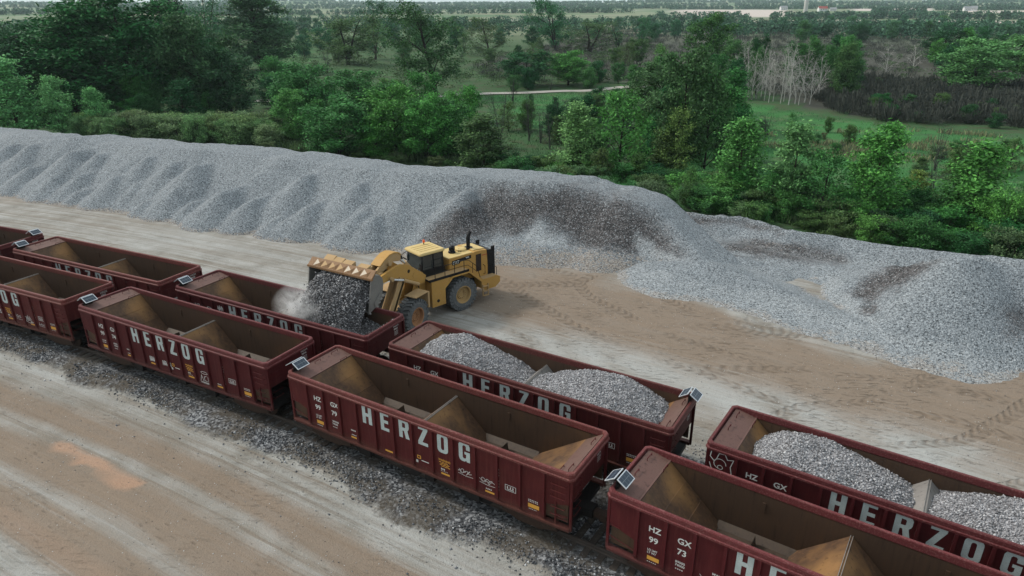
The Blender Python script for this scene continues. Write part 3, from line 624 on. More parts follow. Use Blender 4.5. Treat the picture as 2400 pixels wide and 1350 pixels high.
BLK = {
 'H': ([(0, 0), (t_, 0), (t_, .41), (w_-t_, .41), (w_-t_, 0), (w_, 0), (w_, 1), (w_-t_, 1), (w_-t_, .6), (t_, .6), (t_, 1), (0, 1)], []),
 'E': ([(0, 0), (.5, 0), (.5, .17), (t_, .17), (t_, .42), (.46, .42), (.46, .59), (t_, .59), (t_, .83), (.5, .83), (.5, 1), (0, 1)], []),
 'Z': ([(0, 0), (.55, 0), (.55, .17), (.24, .17), (.55, .84), (.55, 1), (.03, 1), (.03, .83), (.31, .83), (0, .17)], []),
 'R': ([(0, 0), (t_, 0), (t_, .40), (.29, .40), (.375, 0), (.6, 0), (.49, .44), (.56, .53), (.585, .62), (.585, .84), (.54, .94), (.44, 1), (0, 1)], [[(t_, .57), (t_, .83), (.34, .83), (.375, .79), (.375, .61), (.34, .57)]]),
 'O': (rrect(0, w_, -.01, 1.01, .2), [rrect(t_, w_-t_, .16, .84, .08)]),
 'G': ([(w_, .62), (w_, .82), (.53, .95), (.42, 1.01), (.16, 1.01), (.05, .95), (0, .82), (0, .18), (.05, .05), (.16, -.01), (.30, -.01), (.38, .06), (.42, 0), (w_, 0), (w_, .52), (.30, .52), (.30, .38), (.385, .38), (.385, .22), (.34, .16), (.25, .16), (.205, .22), (.205, .78), (.25, .84), (.34, .84), (.385, .78), (.385, .62)], []),
}
BLKM = {k: poly_fill(*v) for k, v in BLK.items()}
def ribbon(mb, pts, w, plane):
    for (a, b), (c, d) in zip(pts[:-1], pts[1:]):
        L = math.hypot(c-a, d-b) or 1; nx, nz = -(d-b)/L*w/2, (c-a)/L*w/2; ex, ez = (c-a)/L*w*.3, (d-b)/L*w*.3
        mb.add([plane(a-nx-ex, b-nz-ez), plane(c-nx+ex, d-nz+ez), plane(c+nx+ex, d+nz+ez), plane(a+nx-ex, b+nz-ez)], [(0, 1, 2, 3)])
def rect(mb, x0, x1, z0, z1, plane): mb.add([plane(x0, z0), plane(x1, z0), plane(x1, z1), plane(x0, z1)], [(0, 1, 2, 3)])
# ------------------------------------------------------------------ hopper car prototype meshes (x 0..13 along, y 0 near .. 2.8 far)
RIBS = [1.02, 1.92, 2.81, 3.70, 4.64, 5.55, 6.45, 7.38, 8.30, 9.25, 10.17, 11.08, 12.0]
PM = {}
SIDE = [(.08, 2.05), (.95, 1.78), (.95, 1.12), (12.05, 1.12), (12.05, 1.78), (12.92, 2.05), (12.92, 3.1), (.08, 3.1)]
m = MB().mat(MT['maroon']); m.prism(SIDE, 0, .05); m.prism(SIDE, 2.75, 2.8)
for xa, xb in ((.06, .11), (12.89, 12.94)): m.box(xa, xb, .05, 2.75, 2.03, 3.1)
for xa, za, xb, zb in ((.11, 2.03, .95, 1.76), (12.89, 2.03, 12.05, 1.76)):
    m.add([(xa, .05, za), (xb, .05, zb), (xb, 2.75, zb), (xa, 2.75, za)], [(0, 1, 2, 3)])
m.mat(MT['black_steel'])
for f in (lambda x: x, lambda x: CL-x): m.add([(f(.12), .052, 2.0), (f(.95), .052, 1.74), (f(2.75), .052, 1.25), (f(2.75), 2.748, 1.25), (f(.95), 2.748, 1.74), (f(.12), 2.748, 2.0)], [(0, 1, 4, 5), (1, 2, 3, 4)])  # dark sheets below the end slopes: shadow of the open ends put into colour
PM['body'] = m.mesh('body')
def outline(o):
    c = .13; x0, x1, y0, y1 = -o, CL+o, -o, CW+o
    return [(x0+c, y0), (x1-c, y0), (x1, y0+c), (x1, y1-c), (x1-c, y1), (x0+c, y1), (x0, y1-c), (x0, y0+c)]
m = MB().mat(MT['maroon_rim']); prof = [(.0, 3.03), (.085, 3.03), (.085, 3.10), (.055, 3.125), (.055, 3.26), (.03, 3.30), (-.05, 3.30), (-.065, 3.27), (-.065, 3.03)]
rings = [[(x, y, z) for x, y in outline(o)] for o, z in prof]; vs = [p for r_ in rings for p in r_]; fs = []
for i in range(len(prof)):
    j = (i+1) % len(prof)
    for k in range(8): q = (k+1) % 8; fs.append((i*8+k, i*8+q, j*8+q, j*8+k))
m.add(vs, [tuple(reversed(f)) for f in fs]); PM['top_rim'] = m.mesh('top_rim')
m = MB().mat(MT['maroon'])
m.add([(-.05, -.025, 1.13), (.05, -.025, 1.13), (.05, -.09, 1.3), (-.05, -.09, 1.3), (-.05, -.09, 3.02), (.05, -.09, 3.02), (.05, 0, 3.02), (-.05, 0, 3.02), (.05, 0, 1.13), (-.05, 0, 1.13)],
      [(0, 1, 2, 3), (3, 2, 5, 4), (4, 5, 6, 7), (1, 8, 6, 5, 2), (0, 3, 4, 7, 9), (0, 9, 8, 1)]); PM['side_rib'] = m.mesh('side_rib')
m = MB().mat(MT['maroon']); m.box(.03, 12.97, -.06, .12, .99, 1.125); m.box(.05, 12.95, -.085, -.06, 1.08, 1.115); PM['side_sill'] = m.mesh('side_sill')
m = MB().mat(MT['maroon'])
for y in (0, 2.73): m.box(-.03, .06, y, y+.07, 1.0, 3.04)
PM['corner_post'] = m.mesh('corner_post'); PM['corner_posts'] = split_mesh(PM['corner_post'], 1, 1.4)
# inside
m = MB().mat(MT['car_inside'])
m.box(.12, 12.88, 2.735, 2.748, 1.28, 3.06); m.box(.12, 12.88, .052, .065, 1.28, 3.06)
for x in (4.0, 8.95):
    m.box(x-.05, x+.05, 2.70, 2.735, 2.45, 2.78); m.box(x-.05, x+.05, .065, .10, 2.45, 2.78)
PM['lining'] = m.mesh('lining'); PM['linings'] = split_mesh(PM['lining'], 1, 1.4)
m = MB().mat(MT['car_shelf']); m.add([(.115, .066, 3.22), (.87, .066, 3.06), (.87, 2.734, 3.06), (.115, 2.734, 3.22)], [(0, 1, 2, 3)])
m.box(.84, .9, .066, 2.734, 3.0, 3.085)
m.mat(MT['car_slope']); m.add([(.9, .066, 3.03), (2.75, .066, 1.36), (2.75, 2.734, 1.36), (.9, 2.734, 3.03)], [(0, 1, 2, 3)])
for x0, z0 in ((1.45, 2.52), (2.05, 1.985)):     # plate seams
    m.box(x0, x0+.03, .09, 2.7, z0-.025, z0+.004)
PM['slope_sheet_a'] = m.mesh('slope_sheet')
m = MB().mat(MT['car_shelf']); m.add([(12.885, .066, 3.22), (12.2, .066, 2.75), (12.2, 2.734, 2.75), (12.885, 2.734, 3.22)], [(3, 2, 1, 0)])
m.mat(MT['car_slope']); m.add([(12.2, .066, 2.75), (10.2, .066, 1.36), (10.2, 2.734, 1.36), (12.2, 2.734, 2.75)], [(3, 2, 1, 0)])
PM['slope_sheet_b'] = m.mesh('slope_sheet')
m = MB().mat(MT['car_floor']); m.box(2.72, 10.25, .07, 2.73, 1.29, 1.335)
for ya, yb in ((.068, .30), (2.732, 2.50)):
    m.add([(2.7, ya, 1.50), (10.3, ya, 1.50), (10.3, yb, 1.337), (2.7, yb, 1.337)], [(0, 1, 2, 3)] if ya < 1 else [(3, 2, 1, 0)])
m.prism([(1.15, 1.336), (1.4, 1.62), (1.65, 1.336)], 2.7, 10.3, axis='x')
for x in (3.95, 9.05): m.prism([(x-.05, 1.337), (x+.05, 1.337), (x, 1.66)], 1.9, 2.45)
PM['hopper_floor'] = m.mesh('hopper_floor')
m = MB().mat(MT['car_slope'])
m.add([(5.0, .068, 1.337), (6.49, .068, 2.74), (6.49, 2.732, 2.74), (5.0, 2.732, 1.337), (8.05, .068, 1.337), (6.55, .068, 2.74), (6.55, 2.732, 2.74), (8.05, 2.732, 1.337)], [(0, 1, 2, 3), (7, 6, 5, 4)])
m.mat(MT['car_grey']); m.box(6.48, 6.495, .068, 2.732, 2.72, 2.775); m.box(6.545, 6.56, .068, 2.732, 2.72, 2.775); m.mat(MT['car_slope']); m.box(6.495, 6.545, .068, 2.732, 2.70, 2.745)
PM['divider'] = m.mesh('divider')
PM['divider_grey'] = PM['divider'].copy(); PM['divider_grey'].materials[0] = MT['car_grey']
def grab(x, y, z, dx=0, dy=.36, h=.10):
    q = MB().mat(MT['maroon']); q.tube([(x, y, z), (x+.0, y, z+h), (x+dx, y+dy, z+h), (x+dx, y+dy, z)], .014, 6); return q.mesh('grab_iron')
PM['grabs'] = [grab(.30, 2.15, 3.17), grab(.92, 2.05, 3.05), grab(12.70, .35, 3.08), grab(12.30, .45, 2.80), grab(12.70, 2.05, 3.08), grab(.30, 1.2, 3.17, dy=.3)]
m = MB().mat(MT['maroon'])
for z in (2.25, 2.5, 2.75, 1.55, 1.85): m.tube([(12.28, -.002, z), (12.28, -.09, z), (12.80, -.09, z), (12.80, -.002, z)], .013, 6)
m.box(12.42, 12.47, -.04, .0, 1.12, 2.0)
for z in (1.55, 1.4): m.tube([(12.47, -.02, z), (12.9, -.02, z)], .014, 6)
for z in (1.5, 1.8, 2.1, 2.4, 2.7): m.tube([(12.94, .22, z), (13.02, .22, z), (13.02, .72, z), (12.94, .72, z)], .013, 6)
PM['ladder'] = m.mesh('ladder')
m = MB().mat(MT['maroon'])
m.tube([(.02, -.02, 1.62), (.95, -.02, 1.40)], .014, 6); m.tube([(.02, -.02, 2.02), (.45, -.03, 2.0), (.45, .03, 2.0)], .014, 6)
for z in (1.5, 1.8, 2.1, 2.4, 2.7): m.tube([(.06, 2.1, z), (-.02, 2.1, z), (-.02, 2.6, z), (.06, 2.6, z)], .013, 6)
PM['hand_rail'] = m.mesh('hand_rail')
m = MB().mat(MT['black_steel']); m.box(-.25, 13.25, 1.18, 1.62, .80, 1.12); m.box(.15, .55, .1, 2.7, .86, 1.05); m.box(12.45, 12.85, .1, 2.7, .86, 1.05)
m.tube([(.2, .55, 1.15), (2.6, .55, 1.0)], .09, 8); m.tube([(.6, .9, 1.3), (.6, 1.9, 1.3)], .13, 10); m.box(1.4, 1.9, 2.0, 2.5, 1.15, 1.5)
PM['center_sill'] = m.mesh('center_sill')
m = MB().mat(MT['black_steel'])
for x in (3.9, 9.05):
    for y0, y1 in ((.15, 1.15), (1.65, 2.65)):
        m.add([(x-1.15, y0, 1.13), (x+1.15, y0, 1.13), (x+1.15, y1, 1.13), (x-1.15, y1, 1.13), (x-.6, y0+.12, .48), (x+.6, y0+.12, .48), (x+.6, y1-.12, .48), (x-.6, y1-.12, .48)],
              [(0, 1, 5, 4), (1, 2, 6, 5), (2, 3, 7, 6), (3, 0, 4, 7), (4, 5, 6, 7)])
    m.box(x-.3, x+.3, .02, .2, .62, .92)
m.prism([(5.6, 1.0), (6.0, .62), (6.5, .62), (6.9, 1.0)], .03, .16); m.box(6.9, 7.3, .05, .5, .66, .98)
PM['discharge_chute'] = m.mesh('discharge_chute'); PM['chutes'] = split_mesh(PM['discharge_chute'], 0, 6.5)
m = MB().mat(MT['rust_steel'])
for y in (.30, 2.36):
    m.prism([(-1.15, .50), (-.95, .72), (-.45, .78), (-.3, .95), (.3, .95), (.45, .78), (.95, .72), (1.15, .50), (.75, .42), (.45, .30), (-.45, .30), (-.75, .42)], y, y+.13)
    for x in (-.16, 0, .16): m.tube([(x, y+.065, .38), (x, y+.065, .80)], .07, 8)
m.box(-.18, .18, .43, 2.36, .5, .8); PM['truck'] = m.mesh('truck')
m = MB().mat(MT['rust_steel']); m.lathe([(.0, -.08), (.44, -.08), (.455, -.06), (.455, -.03), (.425, -.01), (.41, .07), (.33, .07), (.27, .02), (.13, .03), (.12, .1), (.0, .1)], 24)
PM['wheel'] = m.mesh('wheel', True)
m = MB().mat(MT['rust_steel']); m.box(-.62, 0, -.11, .11, -.11, .11); m.prism([(-.62, -.20), (-.62, .20), (-.85, .14), (-.80, 0), (-.95, -.06), (-.88, -.2)], -.14, .14, axis='z'); PM['coupler'] = m.mesh('coupler')
m = MB().mat(MT['black_steel']); m.tube([(0, 0, 0), (-.16, .01, -.12), (-.36, 0, -.30), (-.55, 0, -.18), (-.66, 0, -.02)], .028, 7); PM['air_hose'] = m.mesh('air_hose', True)
# solar unit: tent of two panels, ridge across the car, at x=0,y=0
m = MB().mat(MT['black_steel'])
for y in (.05, .55): m.tube([(-.36, y, -.02), (0, y, .21), (.36, y, -.02)], .018, 6); m.box(-.02, .02, y-.02, y+.02, -.32, .2)
m.box(-.06, .06, .1, .5, -.30, .02); PM['solar_unit'] = m.mesh('solar_unit')
def solar(sgn):
    q = MB(); M = Matrix.Translation((sgn*.05, .30, .23)) @ Matrix.Rotation(R(34*sgn), 4, 'Y')
    x0, x1 = (0, .46) if sgn > 0 else (-.46, 0)
    q.mat(MT['alu']); q.box(x0, x1, -.36, .36, -.02, .012, M); q.mat(MT['solar_cell']); q.box(x0+.035, x1-.035, -.325, .325, .012, .016, M); return q.mesh('solar_panel')
PM['solar_l'], PM['solar_r'] = solar(-1), solar(1)
NEAR = lambda a, b: (a, -.006, b)
FEND = lambda a, b: (12.946, a, b)          # right-hand end face
def near_sub(xr): return NEAR
FLIP = lambda a, b: (CL-a, CW+.006, b)
def lettering_mesh():
    m = MB().mat(MT['white_paint'])
    for ch, x in zip('HERZOG', (4.00, 4.92, 5.82, 6.72, 7.60, 8.55)):
        v, f = BLKM[ch]
        for pl in (NEAR, FLIP): m.add([pl(x+p[0]*.82, 2.215+p[1]*.80) for p in v], f)
    return m.mesh('lettering')
PM['letterings'] = split_mesh(lettering_mesh(), 1, 1.4)
def decals(seed):
    g = random.Random(seed); m = MB().mat(MT['decal_yellow'])
    rect(m, 1.39, 1.78, 1.31, 1.46, NEAR); rect(m, 11.39, 11.82, 1.37, 1.53, NEAR)
    for x in (3.28, 7.72, 9.65): rect(m, x, x+.38, 1.27, 1.345, NEAR)
    x = g.choice((5.05, 5.2)); rect(m, x, x+.38, 1.29, 1.365, NEAR)
    text_on(m, 'WARNING', 7.62, 1.84, .09, NEAR, .02, .85)
    for k, (a, b) in enumerate(((.02, .5), (.1, .44), (.05, .48), (.12, .40))):
        for q in range(3): rect(m, 7.62+a+q*.14, 7.62+a+q*.14+.11, 1.77-k*.055, 1.80-k*.055, NEAR)
    rect(m, 6.62, 6.80, 1.66, 1.70, NEAR); rect(m, 6.62, 6.66, 1.56, 1.70, NEAR); rect(m, 6.76, 6.80, 1.56, 1.70, NEAR); rect(m, 6.62, 6.80, 1.55, 1.585, NEAR)
    return m.mesh('yellow_decal')
def stencils(num, weight, seed):
    g = random.Random(seed); m = MB().mat(MT['stencil_white']); pl = NEAR
    text_on(m, 'HZ', 1.36, 2.39, .205, pl, .022); text_on(m, 'GX', 2.28, 2.39, .205, pl, .022)
    text_on(m, num[:2], 1.40, 1.99, .21, pl, .022); text_on(m, num[2:], 2.30, 1.99, .21, pl, .022)
    text_on(m, 'LD LMT', 1.38, 1.66, .075, pl, .02, .9); text_on(m, 'LT WT', 1.38, 1.55, .075, pl, .02, .9)
    text_on(m, weight[0], 2.28, 1.66, .085, pl, .015); text_on(m, weight[1], 2.28, 1.54, .085, pl, .015)
    def dash(x, z, n, w=.045, h=.05):
        for i in range(n): rect(m, x+i*(w+.02), x+i*(w+.02)+w*g.uniform(.7, 1), z, z+h, pl)
    dash(1.40, 1.22, 5, h=.03); dash(2.30, 1.42, 4, h=.035); dash(3.30, 1.60, 4, h=.06); dash(3.32, 1.40, 4, h=.04); dash(7.72, 1.46, 3, h=.07); dash(7.72, 1.40, 5, h=.02)
    rect(m, 6.82, 7.16, 1.49, 1.525, pl); rect(m, 6.56, 6.66, 1.36, 1.47, pl); dash(9.68, 1.40, 4, h=.05)
    x0, x1, z0, z1 = 10.47, 10.91, 1.69, 1.93                 # framed inspection panel
    for a in ((x0, x1, z1-.018, z1), (x0, x1, z0, z0+.018), (x0, x0+.018, z0, z1), (x1-.018, x1, z0, z1), (x0+.08, x1-.08, z0+.05, z0+.075), (x0+.08, x0+.12, z0+.09, z1-.06), (x0+.2, x0+.24, z0+.09, z1-.06), (x0+.3, x0+.34, z0+.09, z1-.06)): rect(m, *a, pl)
    for k in range(8):
        if k != 3: rect(m, 10.20, 10.225, 2.45-k*.12-.07, 2.45-k*.12, pl)
    dash(11.40, 1.66, 6, h=.035); dash(11.40, 1.60, 6, h=.03); dash(11.42, 1.30, 5, h=.025)
    text_on(m, 'HZGX', 2.03, 2.86, .10, FEND, .015); text_on(m, num, 2.06, 2.70, .10, FEND, .015)
    for k in range(4): rect(m, 2.08, 2.36, 2.62-k*.06, 2.635-k*.06, FEND)
    return m.mesh('stencil')
# ------------------------------------------------------------------ graffiti scribbles (invented loops, as flat paint)
def scrib(m, x, z, w, h, seed, n=22, lw=.018):
    g = random.Random(seed); pts = []; ph = g.random()*6
    for i in range(n*3):
        t = i/(n*3-1); pts.append((x+w*(t*.85+.09*math.sin(t*38+ph)), z+h*(.5+.42*math.sin(t*29+ph*2)*math.cos(t*7+ph))))
    ribbon(m, pts, lw, NEAR); ribbon(m, [(x, z+.05*h), (x+w*.5, z-.1*h), (x+w*1.05, z)], lw, NEAR)
def bubble(m, cx, cz, rx, rz, seed, dark):
    g = random.Random(seed); n = 18
    rr = [1+.12*math.sin(3*2*math.pi*i/n+seed)+g.uniform(-.04, .04) for i in range(n)]
    p = [(cx+rx*rr[i]*math.cos(2*math.pi*i/n), cz+rz*rr[i]*math.sin(2*math.pi*i/n)) for i in range(n)]
    m.mat(MT['white_paint']); m.add([(a, -.008, b) for a, b in p], [tuple(range(n))])
    m.mat(dark); P2 = lambda a, b: (a, -.0105, b); ribbon(m, p+[p[0]], .035, P2); ribbon(m, [(cx-rx*.4, cz+rz*.2), (cx, cz-rz*.3), (cx+rx*.4, cz+rz*.1)], .03, P2)
def graffiti(which):
    m = MB().mat(MT['stencil_white'])
    if which == 'A': scrib(m, 8.50, 1.62, .62, .26, 1); scrib(m, 9.42, 1.60, .66, .26, 4)
    elif which == 'B':
        for k, (x, n) in enumerate(((5.02, 5), (5.95, 6))):
            for i in range(n):
                q = x+i*.105; ribbon(m, [(q, 1.42+.02*i), (q+.02, 1.68), (q+.07, 1.62), (q+.02, 1.55), (q+.09, 1.45), (q+.05, 1.70)], .024, NEAR)
        x = 8.55; ribbon(m, [(x, 1.30), (x+.10, 1.62), (x+.2, 1.32)], .026, NEAR); ribbon(m, [(x+.42, 1.6), (x+.27, 1.55), (x+.27, 1.36), (x+.44, 1.34)], .026, NEAR); ribbon(m, [(x+.66, 1.6), (x+.52, 1.6), (x+.52, 1.34)], .026, NEAR); ribbon(m, [(x+.52, 1.48), (x+.62, 1.48)], .024, NEAR)
        ribbon(m, [(x+.31+.22*math.cos(t*.5), 1.76+.06*math.sin(t*.5)) for t in range(14)], .022, NEAR); scrib(m, x, 1.22, .7, .07, 8)
    elif which == 'B2':
        scrib(m, 9.3, 1.40, .55, .42, 12, 16, .022); scrib(m, 8.45, 1.42, .5, .3, 14, 10, .012); scrib(m, 10.4, 1.36, .55, .2, 15, 9, .012); scrib(m, 7.0, 1.5, .35, .3, 15, 12, .02)
    elif which == 'F':
        ribbon(m, [(3.15+.04*i, 2.62+.16*math.sin(i*1.9)+.01*i) for i in range(14)], .05, NEAR); ribbon(m, [(3.2, 2.40), (3.75, 2.46)], .03, NEAR)
        for i, (x, z, rx, rz) in enumerate(((4.25, 2.22, .36, .26), (5.05, 2.18, .34, .25), (5.72, 2.2, .34, .24), (6.6, 2.2, .36, .25), (7.35, 2.3, .30, .24), (7.95, 2.2, .36, .3), (8.75, 1.95, .36, .3))): bubble(m, x, z, rx, rz, i, MT['loader_black'])
    elif which == 'E':
        # loose flower-like outline at the left end of the side
        ribbon(m, [(.15, 2.95), (.12, 2.75), (.28, 2.6), (.35, 2.72), (.42, 2.96), (.62, 2.98), (.72, 2.80), (.92, 2.86), (.84, 2.55), (.90, 2.3), (.55, 2.18), (.2, 2.3), (.12, 2.5)], .028, NEAR)
        ribbon(m, [(.48+.21*math.cos(t*.45), 2.55+.2*math.sin(t*.45)) for t in range(11)], .026, NEAR); ribbon(m, [(.5+.09*math.cos(t*.7), 2.42+.08*math.sin(t*.7)) for t in range(10)], .022, NEAR)
    elif which == 'C':
        x = 3.15; ribbon(m, [(x-.1, 1.62), (x+.06, 1.44), (x+.06, 1.3), (x+.62, 1.3), (x+.62, 1.5), (x+.3, 1.52), (x+.1, 1.44)], .02, NEAR)
        ribbon(m, [(x+.38+.1*math.cos(t*.5), 1.62+.1*math.sin(t*.5)) for t in range(14)], .018, NEAR); text_on(m, 'MWB', x+.25, 1.78, .085, NEAR, .02)
    else: scrib(m, 8.5, 1.5, .5, .22, hash(which) % 50)
    return m.mesh('graffiti')
CARS = [  # track, index, number, weights, solar end, graffiti, label
 ('F', -2, '9971', ('89000', '74000'), 'n', 'B2', 'empty maroon hopper car cut off by the left picture edge, on the near track'),
 ('F', -1, '9974', ('89000', '74000'), 'n', 'B', 'empty maroon hopper car marked 99 74 with scribbles on its side, near track'),
 ('F', 0, '9979', ('189000', '74000'), 'n', 'A', 'empty maroon hopper car marked 99 79, in front of the gravel filled car'),
 ('F', 1, '9973', ('89000', '74000'), 'n', 'C', 'empty maroon hopper car marked 99 73 cut off at the bottom right corner'),
 ('B', -3, '9972', ('89000', '74000'), 'f', None, 'farthest hopper car, only its right end with a solar panel showing at the left edge'),
 ('B', -2, '9970', ('89000', '74000'), 'n', None, 'empty hopper car on the far track, second behind the loader, beside open dirt'),
 ('B', -1, '9963', ('89000', '74000'), 'n', 'F', 'hopper car being filled by the loader bucket, white bubble graffiti over its letters'),
 ('B', 0, '9975', ('89000', '74000'), 'f', None, 'two-heap loaded hopper car with a solar panel, coupled behind the car being filled'),
 ('B', 1, '9968', ('89000', '74000'), 'x', 'E', 'loaded hopper car at the right picture edge with flower-like graffiti on its side'),
]
CARR = {}
for tr, i, num, wt, sol, gf, lab in CARS:
    O, k = (OF, KF) if tr == 'F' else (OB, KB)
    a, th = car_frame(O, k, i)
    t = empty('hopper_car', (a[0], a[1], 0), th); tag(t, lab, 'hopper car', 'ballast hopper cars standing on the two tracks')
    CARR[(tr, i)] = t
    link('divider', PM['divider_grey' if (tr, i) in (('B', 0), ('B', 1)) else 'divider'], t)
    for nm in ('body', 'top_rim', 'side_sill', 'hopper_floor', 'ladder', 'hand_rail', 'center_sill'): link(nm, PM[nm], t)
    for nm, ms in (('corner_post', 'corner_posts'), ('lining', 'linings'), ('discharge_chute', 'chutes'), ('lettering', 'letterings')):
        for me_ in PM[ms]: link(nm, me_, t)
    f = link('side_sill', PM['side_sill'], t); f.location = (CL, CW, 0); f.rotation_euler = (0, 0, math.pi)
    link('slope_sheet', PM['slope_sheet_a'], t); link('slope_sheet', PM['slope_sheet_b'], t)
    for me_ in PM['corner_posts']: q = link('corner_post', me_, t); q.location = (CL, CW, 0); q.rotation_euler = (0, 0, math.pi)
    for x in RIBS: link('side_rib', PM['side_rib'], t).location = (x, 0, 0)
    for x in RIBS:
        q = link('side_rib', PM['side_rib'], t); q.location = (x, CW, 0); q.rotation_euler = (0, 0, math.pi)
    for gme in PM['grabs']: link('grab_iron', gme, t)
    for x in (1.75, 11.25):
        q = link('truck', PM['truck'], t); q.location = (x, 0, 0)
        for wx in (-.85, .85):
            for wy, fl in ((.68, 0), (2.12, 1)):
                wq = link('wheel', PM['wheel'], q); wq.location = (wx, wy, .655); wq.rotation_euler = (0, 0, math.pi*fl)
    q = link('coupler', PM['coupler'], t); q.location = (0, 1.4, .93)
    q = link('coupler', PM['coupler'], t); q.location = (CL, 1.4, .93); q.rotation_euler = (0, 0, math.pi)
    q = link('air_hose', PM['air_hose'], t); q.location = (0, 1.75, .85)
    q = link('air_hose', PM['air_hose'], t); q.location = (CL, 1.05, .85); q.rotation_euler = (0, 0, math.pi)
    if sol != 'x':
        u = link('solar_unit', PM['solar_unit'], t); u.location = (.12, .18, 3.46) if sol == 'n' else (12.92, 2.06, 3.46); u.scale = (.86, .86, .86)
        link('solar_panel', PM['solar_l'], u); link('solar_panel', PM['solar_r'], u)
    link('yellow_decal', decals(i+ord(tr)), t); link('stencil', stencils(num, wt, i+3), t)
    if gf: link('graffiti', graffiti(gf), t)
    cv = random.Random(i*7+ord(tr)).uniform(.8, 1.22)
    for ch in t.children: ch.color = (cv, cv*random.Random(i).uniform(.92, 1.1), cv, 1)
# ------------------------------------------------------------------ gravel inside the cars
def in_bin(x, y):
    """height of the empty bin bottom in car coordinates"""
    z = np.full(np.shape(x), 1.34)
    z = np.maximum(z, np.where(x < .9, 3.05+(.9-x)*.2, 3.03-(x-.9)*.903)); z = np.maximum(z, np.where(x > 12.2, 2.75+(x-12.2)*.69, 2.75-(12.2-x)*.695))
    return np.maximum(z, 2.74-np.abs(x-6.52)*1.0)
def load(car, hf, n, label, mat, smat, name='gravel_load', seed=1, xr=(.2, 12.8), cat='gravel load', cut=.03, ssz=(.025, .062)):
    xs = np.arange(xr[0], xr[1], .10); ys = np.linspace(.07, 2.73, 28); X, Y = np.meshgrid(xs, ys); lum = lambda a, b_: (fbm(a/.5, b_/.5, seed, 3)-.5)*.20+(fbm(a/1.7, b_/1.7, seed+9, 2)-.5)*.42
    H = hf(X, Y)+lum(X, Y); B = in_bin(X, Y)
    n_, m_ = X.shape; idx = np.arange(n_*m_).reshape(n_, m_)
    F = np.stack([idx[:-1, :-1], idx[:-1, 1:], idx[1:, 1:], idx[1:, :-1]], -1).reshape(-1, 4); F = F[((H-B).ravel()[F] > cut).any(1)]
    Hc = np.maximum(H, B-.12); used = np.unique(F); mp = -np.ones(n_*m_, int); mp[used] = np.arange(len(used))
    o = link(name, mesh_np(name, np.stack([X, Y, Hc], -1).reshape(-1, 3)[used], mp[F], mat, True)); tag(o, label, cat)
    g = np.random.default_rng(seed); px = g.uniform(xr[0], xr[1], n); py = g.uniform(.08, 2.72, n)
    pz = hf(px, py)+lum(px, py); kk = pz > in_bin(px, py)+.0; px, py, pz = px[kk], py[kk], pz[kk]
    s = stones('stone', np.stack([px, py, pz+.012], -1), ssz, smat, kind='stuff', parent=o, seed=seed)
    o.location = CARR[car].location; o.rotation_euler = CARR[car].rotation_euler; return o
def dome(X, Y, cx, rx, top, drop, skew=0.0):
    t = (X-cx)/np.where(X < cx, rx[0], rx[1]); return top-drop*np.abs(t)**1.7-.16*np.abs(Y-1.4+skew)**1.6
def load_d(X, Y): return np.where(X < 6.45, dome(X, Y, 2.5, (1.9, 3.4), 3.35, .62)-.10*np.maximum(X-3.5, 0), dome(X, Y, 9.7, (2.6, 2.5), 3.42, .62))
def load_e(X, Y): return np.where(X < 6.5, dome(X, Y, 2.6, (1.6, 3.7), 3.42, .75)-.06*np.maximum(X-3.5, 0), dome(X, Y, 9.6, (2.8, 2.6), 3.40, .62))
load(('B', 0), load_d, 11000, 'two heaps of grey gravel in the middle car of the far track', MT['gravel_load'], MT['stone_load'], seed=2)
load(('B', 1), load_e, 12500, 'long heap of grey gravel filling the hopper car at the right edge', MT['gravel_load'], MT['stone_load'], seed=3)
# ------------------------------------------------------------------ wheel loader (x forward, y left, rear axle at the origin)
LY, LB, LD = MT['loader_yellow'], MT['loader_black'], MT['loader_dusty']
LO = empty('wheel_loader', (-23.04, 32.11, 0), R(-109)); tag(LO, 'yellow articulated wheel loader tipping its raised bucket into a hopper car', 'wheel loader')
MF = Matrix.Translation((2.15, .25, 0)) @ Matrix.Rotation(R(19), 4, 'Z')       # front frame, turned at the joint
m = MB().mat(LY)
side = [(2.28, .78), (2.28, 2.42), (1.0, 2.42), (.80, 2.20), (1.32, 1.75), (1.32, .80)]
for s in (1, -1):
    y0, y1 = (.75, 1.45) if s > 0 else (-1.45, -.75)
    m.prism(side, y0, y1)
    fend = [(1.05, 2.26), (.78, 2.40), (-.50, 2.40), (-1.45, 1.66), (-1.45, 1.50), (-1.37, 1.50), (-.46, 2.30), (.76, 2.30), (1.0, 2.12)]
    m.prism(fend, min(.72*s, 1.48*s), max(.72*s, 1.48*s))
m.box(-2.3, 2.2, -.55, .55, .75, 1.7); m.box(-.3, .3, -1.0, 1.0, .75, 1.15)
m.mat(LD); m.tube([(0, -1.2, 1.0), (0, 1.2, 1.0)], .26, 12); m.mat(LB); m.box(1.2, 2.05, -.74, .74, 1.5, 2.5); m.box(-1.4, .9, -.70, .70, 1.3, 2.2)
m.mat(LB)
for s in (1, -1): m.tube([(1.85, 1.452*s, 1.12), (1.85, 1.46*s, 1.12)], .10, 14)
m.obj('rear_frame', LO)
m = MB().mat(LD); 
for s in (1, -1):
    y0, y1 = sorted((.76*s, 1.46*s)); m.box(-.45, 2.42, y0, y1, 2.425, 2.50)
m.mat(LB)
for s in (1, -1):
    y0, y1 = sorted((1.462*s, 1.475*s)); m.box(-.45, 2.44, y0, y1, 2.40, 2.56); m.box(2.42, 2.44, *sorted((.76*s, 1.46*s)), 2.42, 2.53)
split_obj(m.obj('walkway', LO))
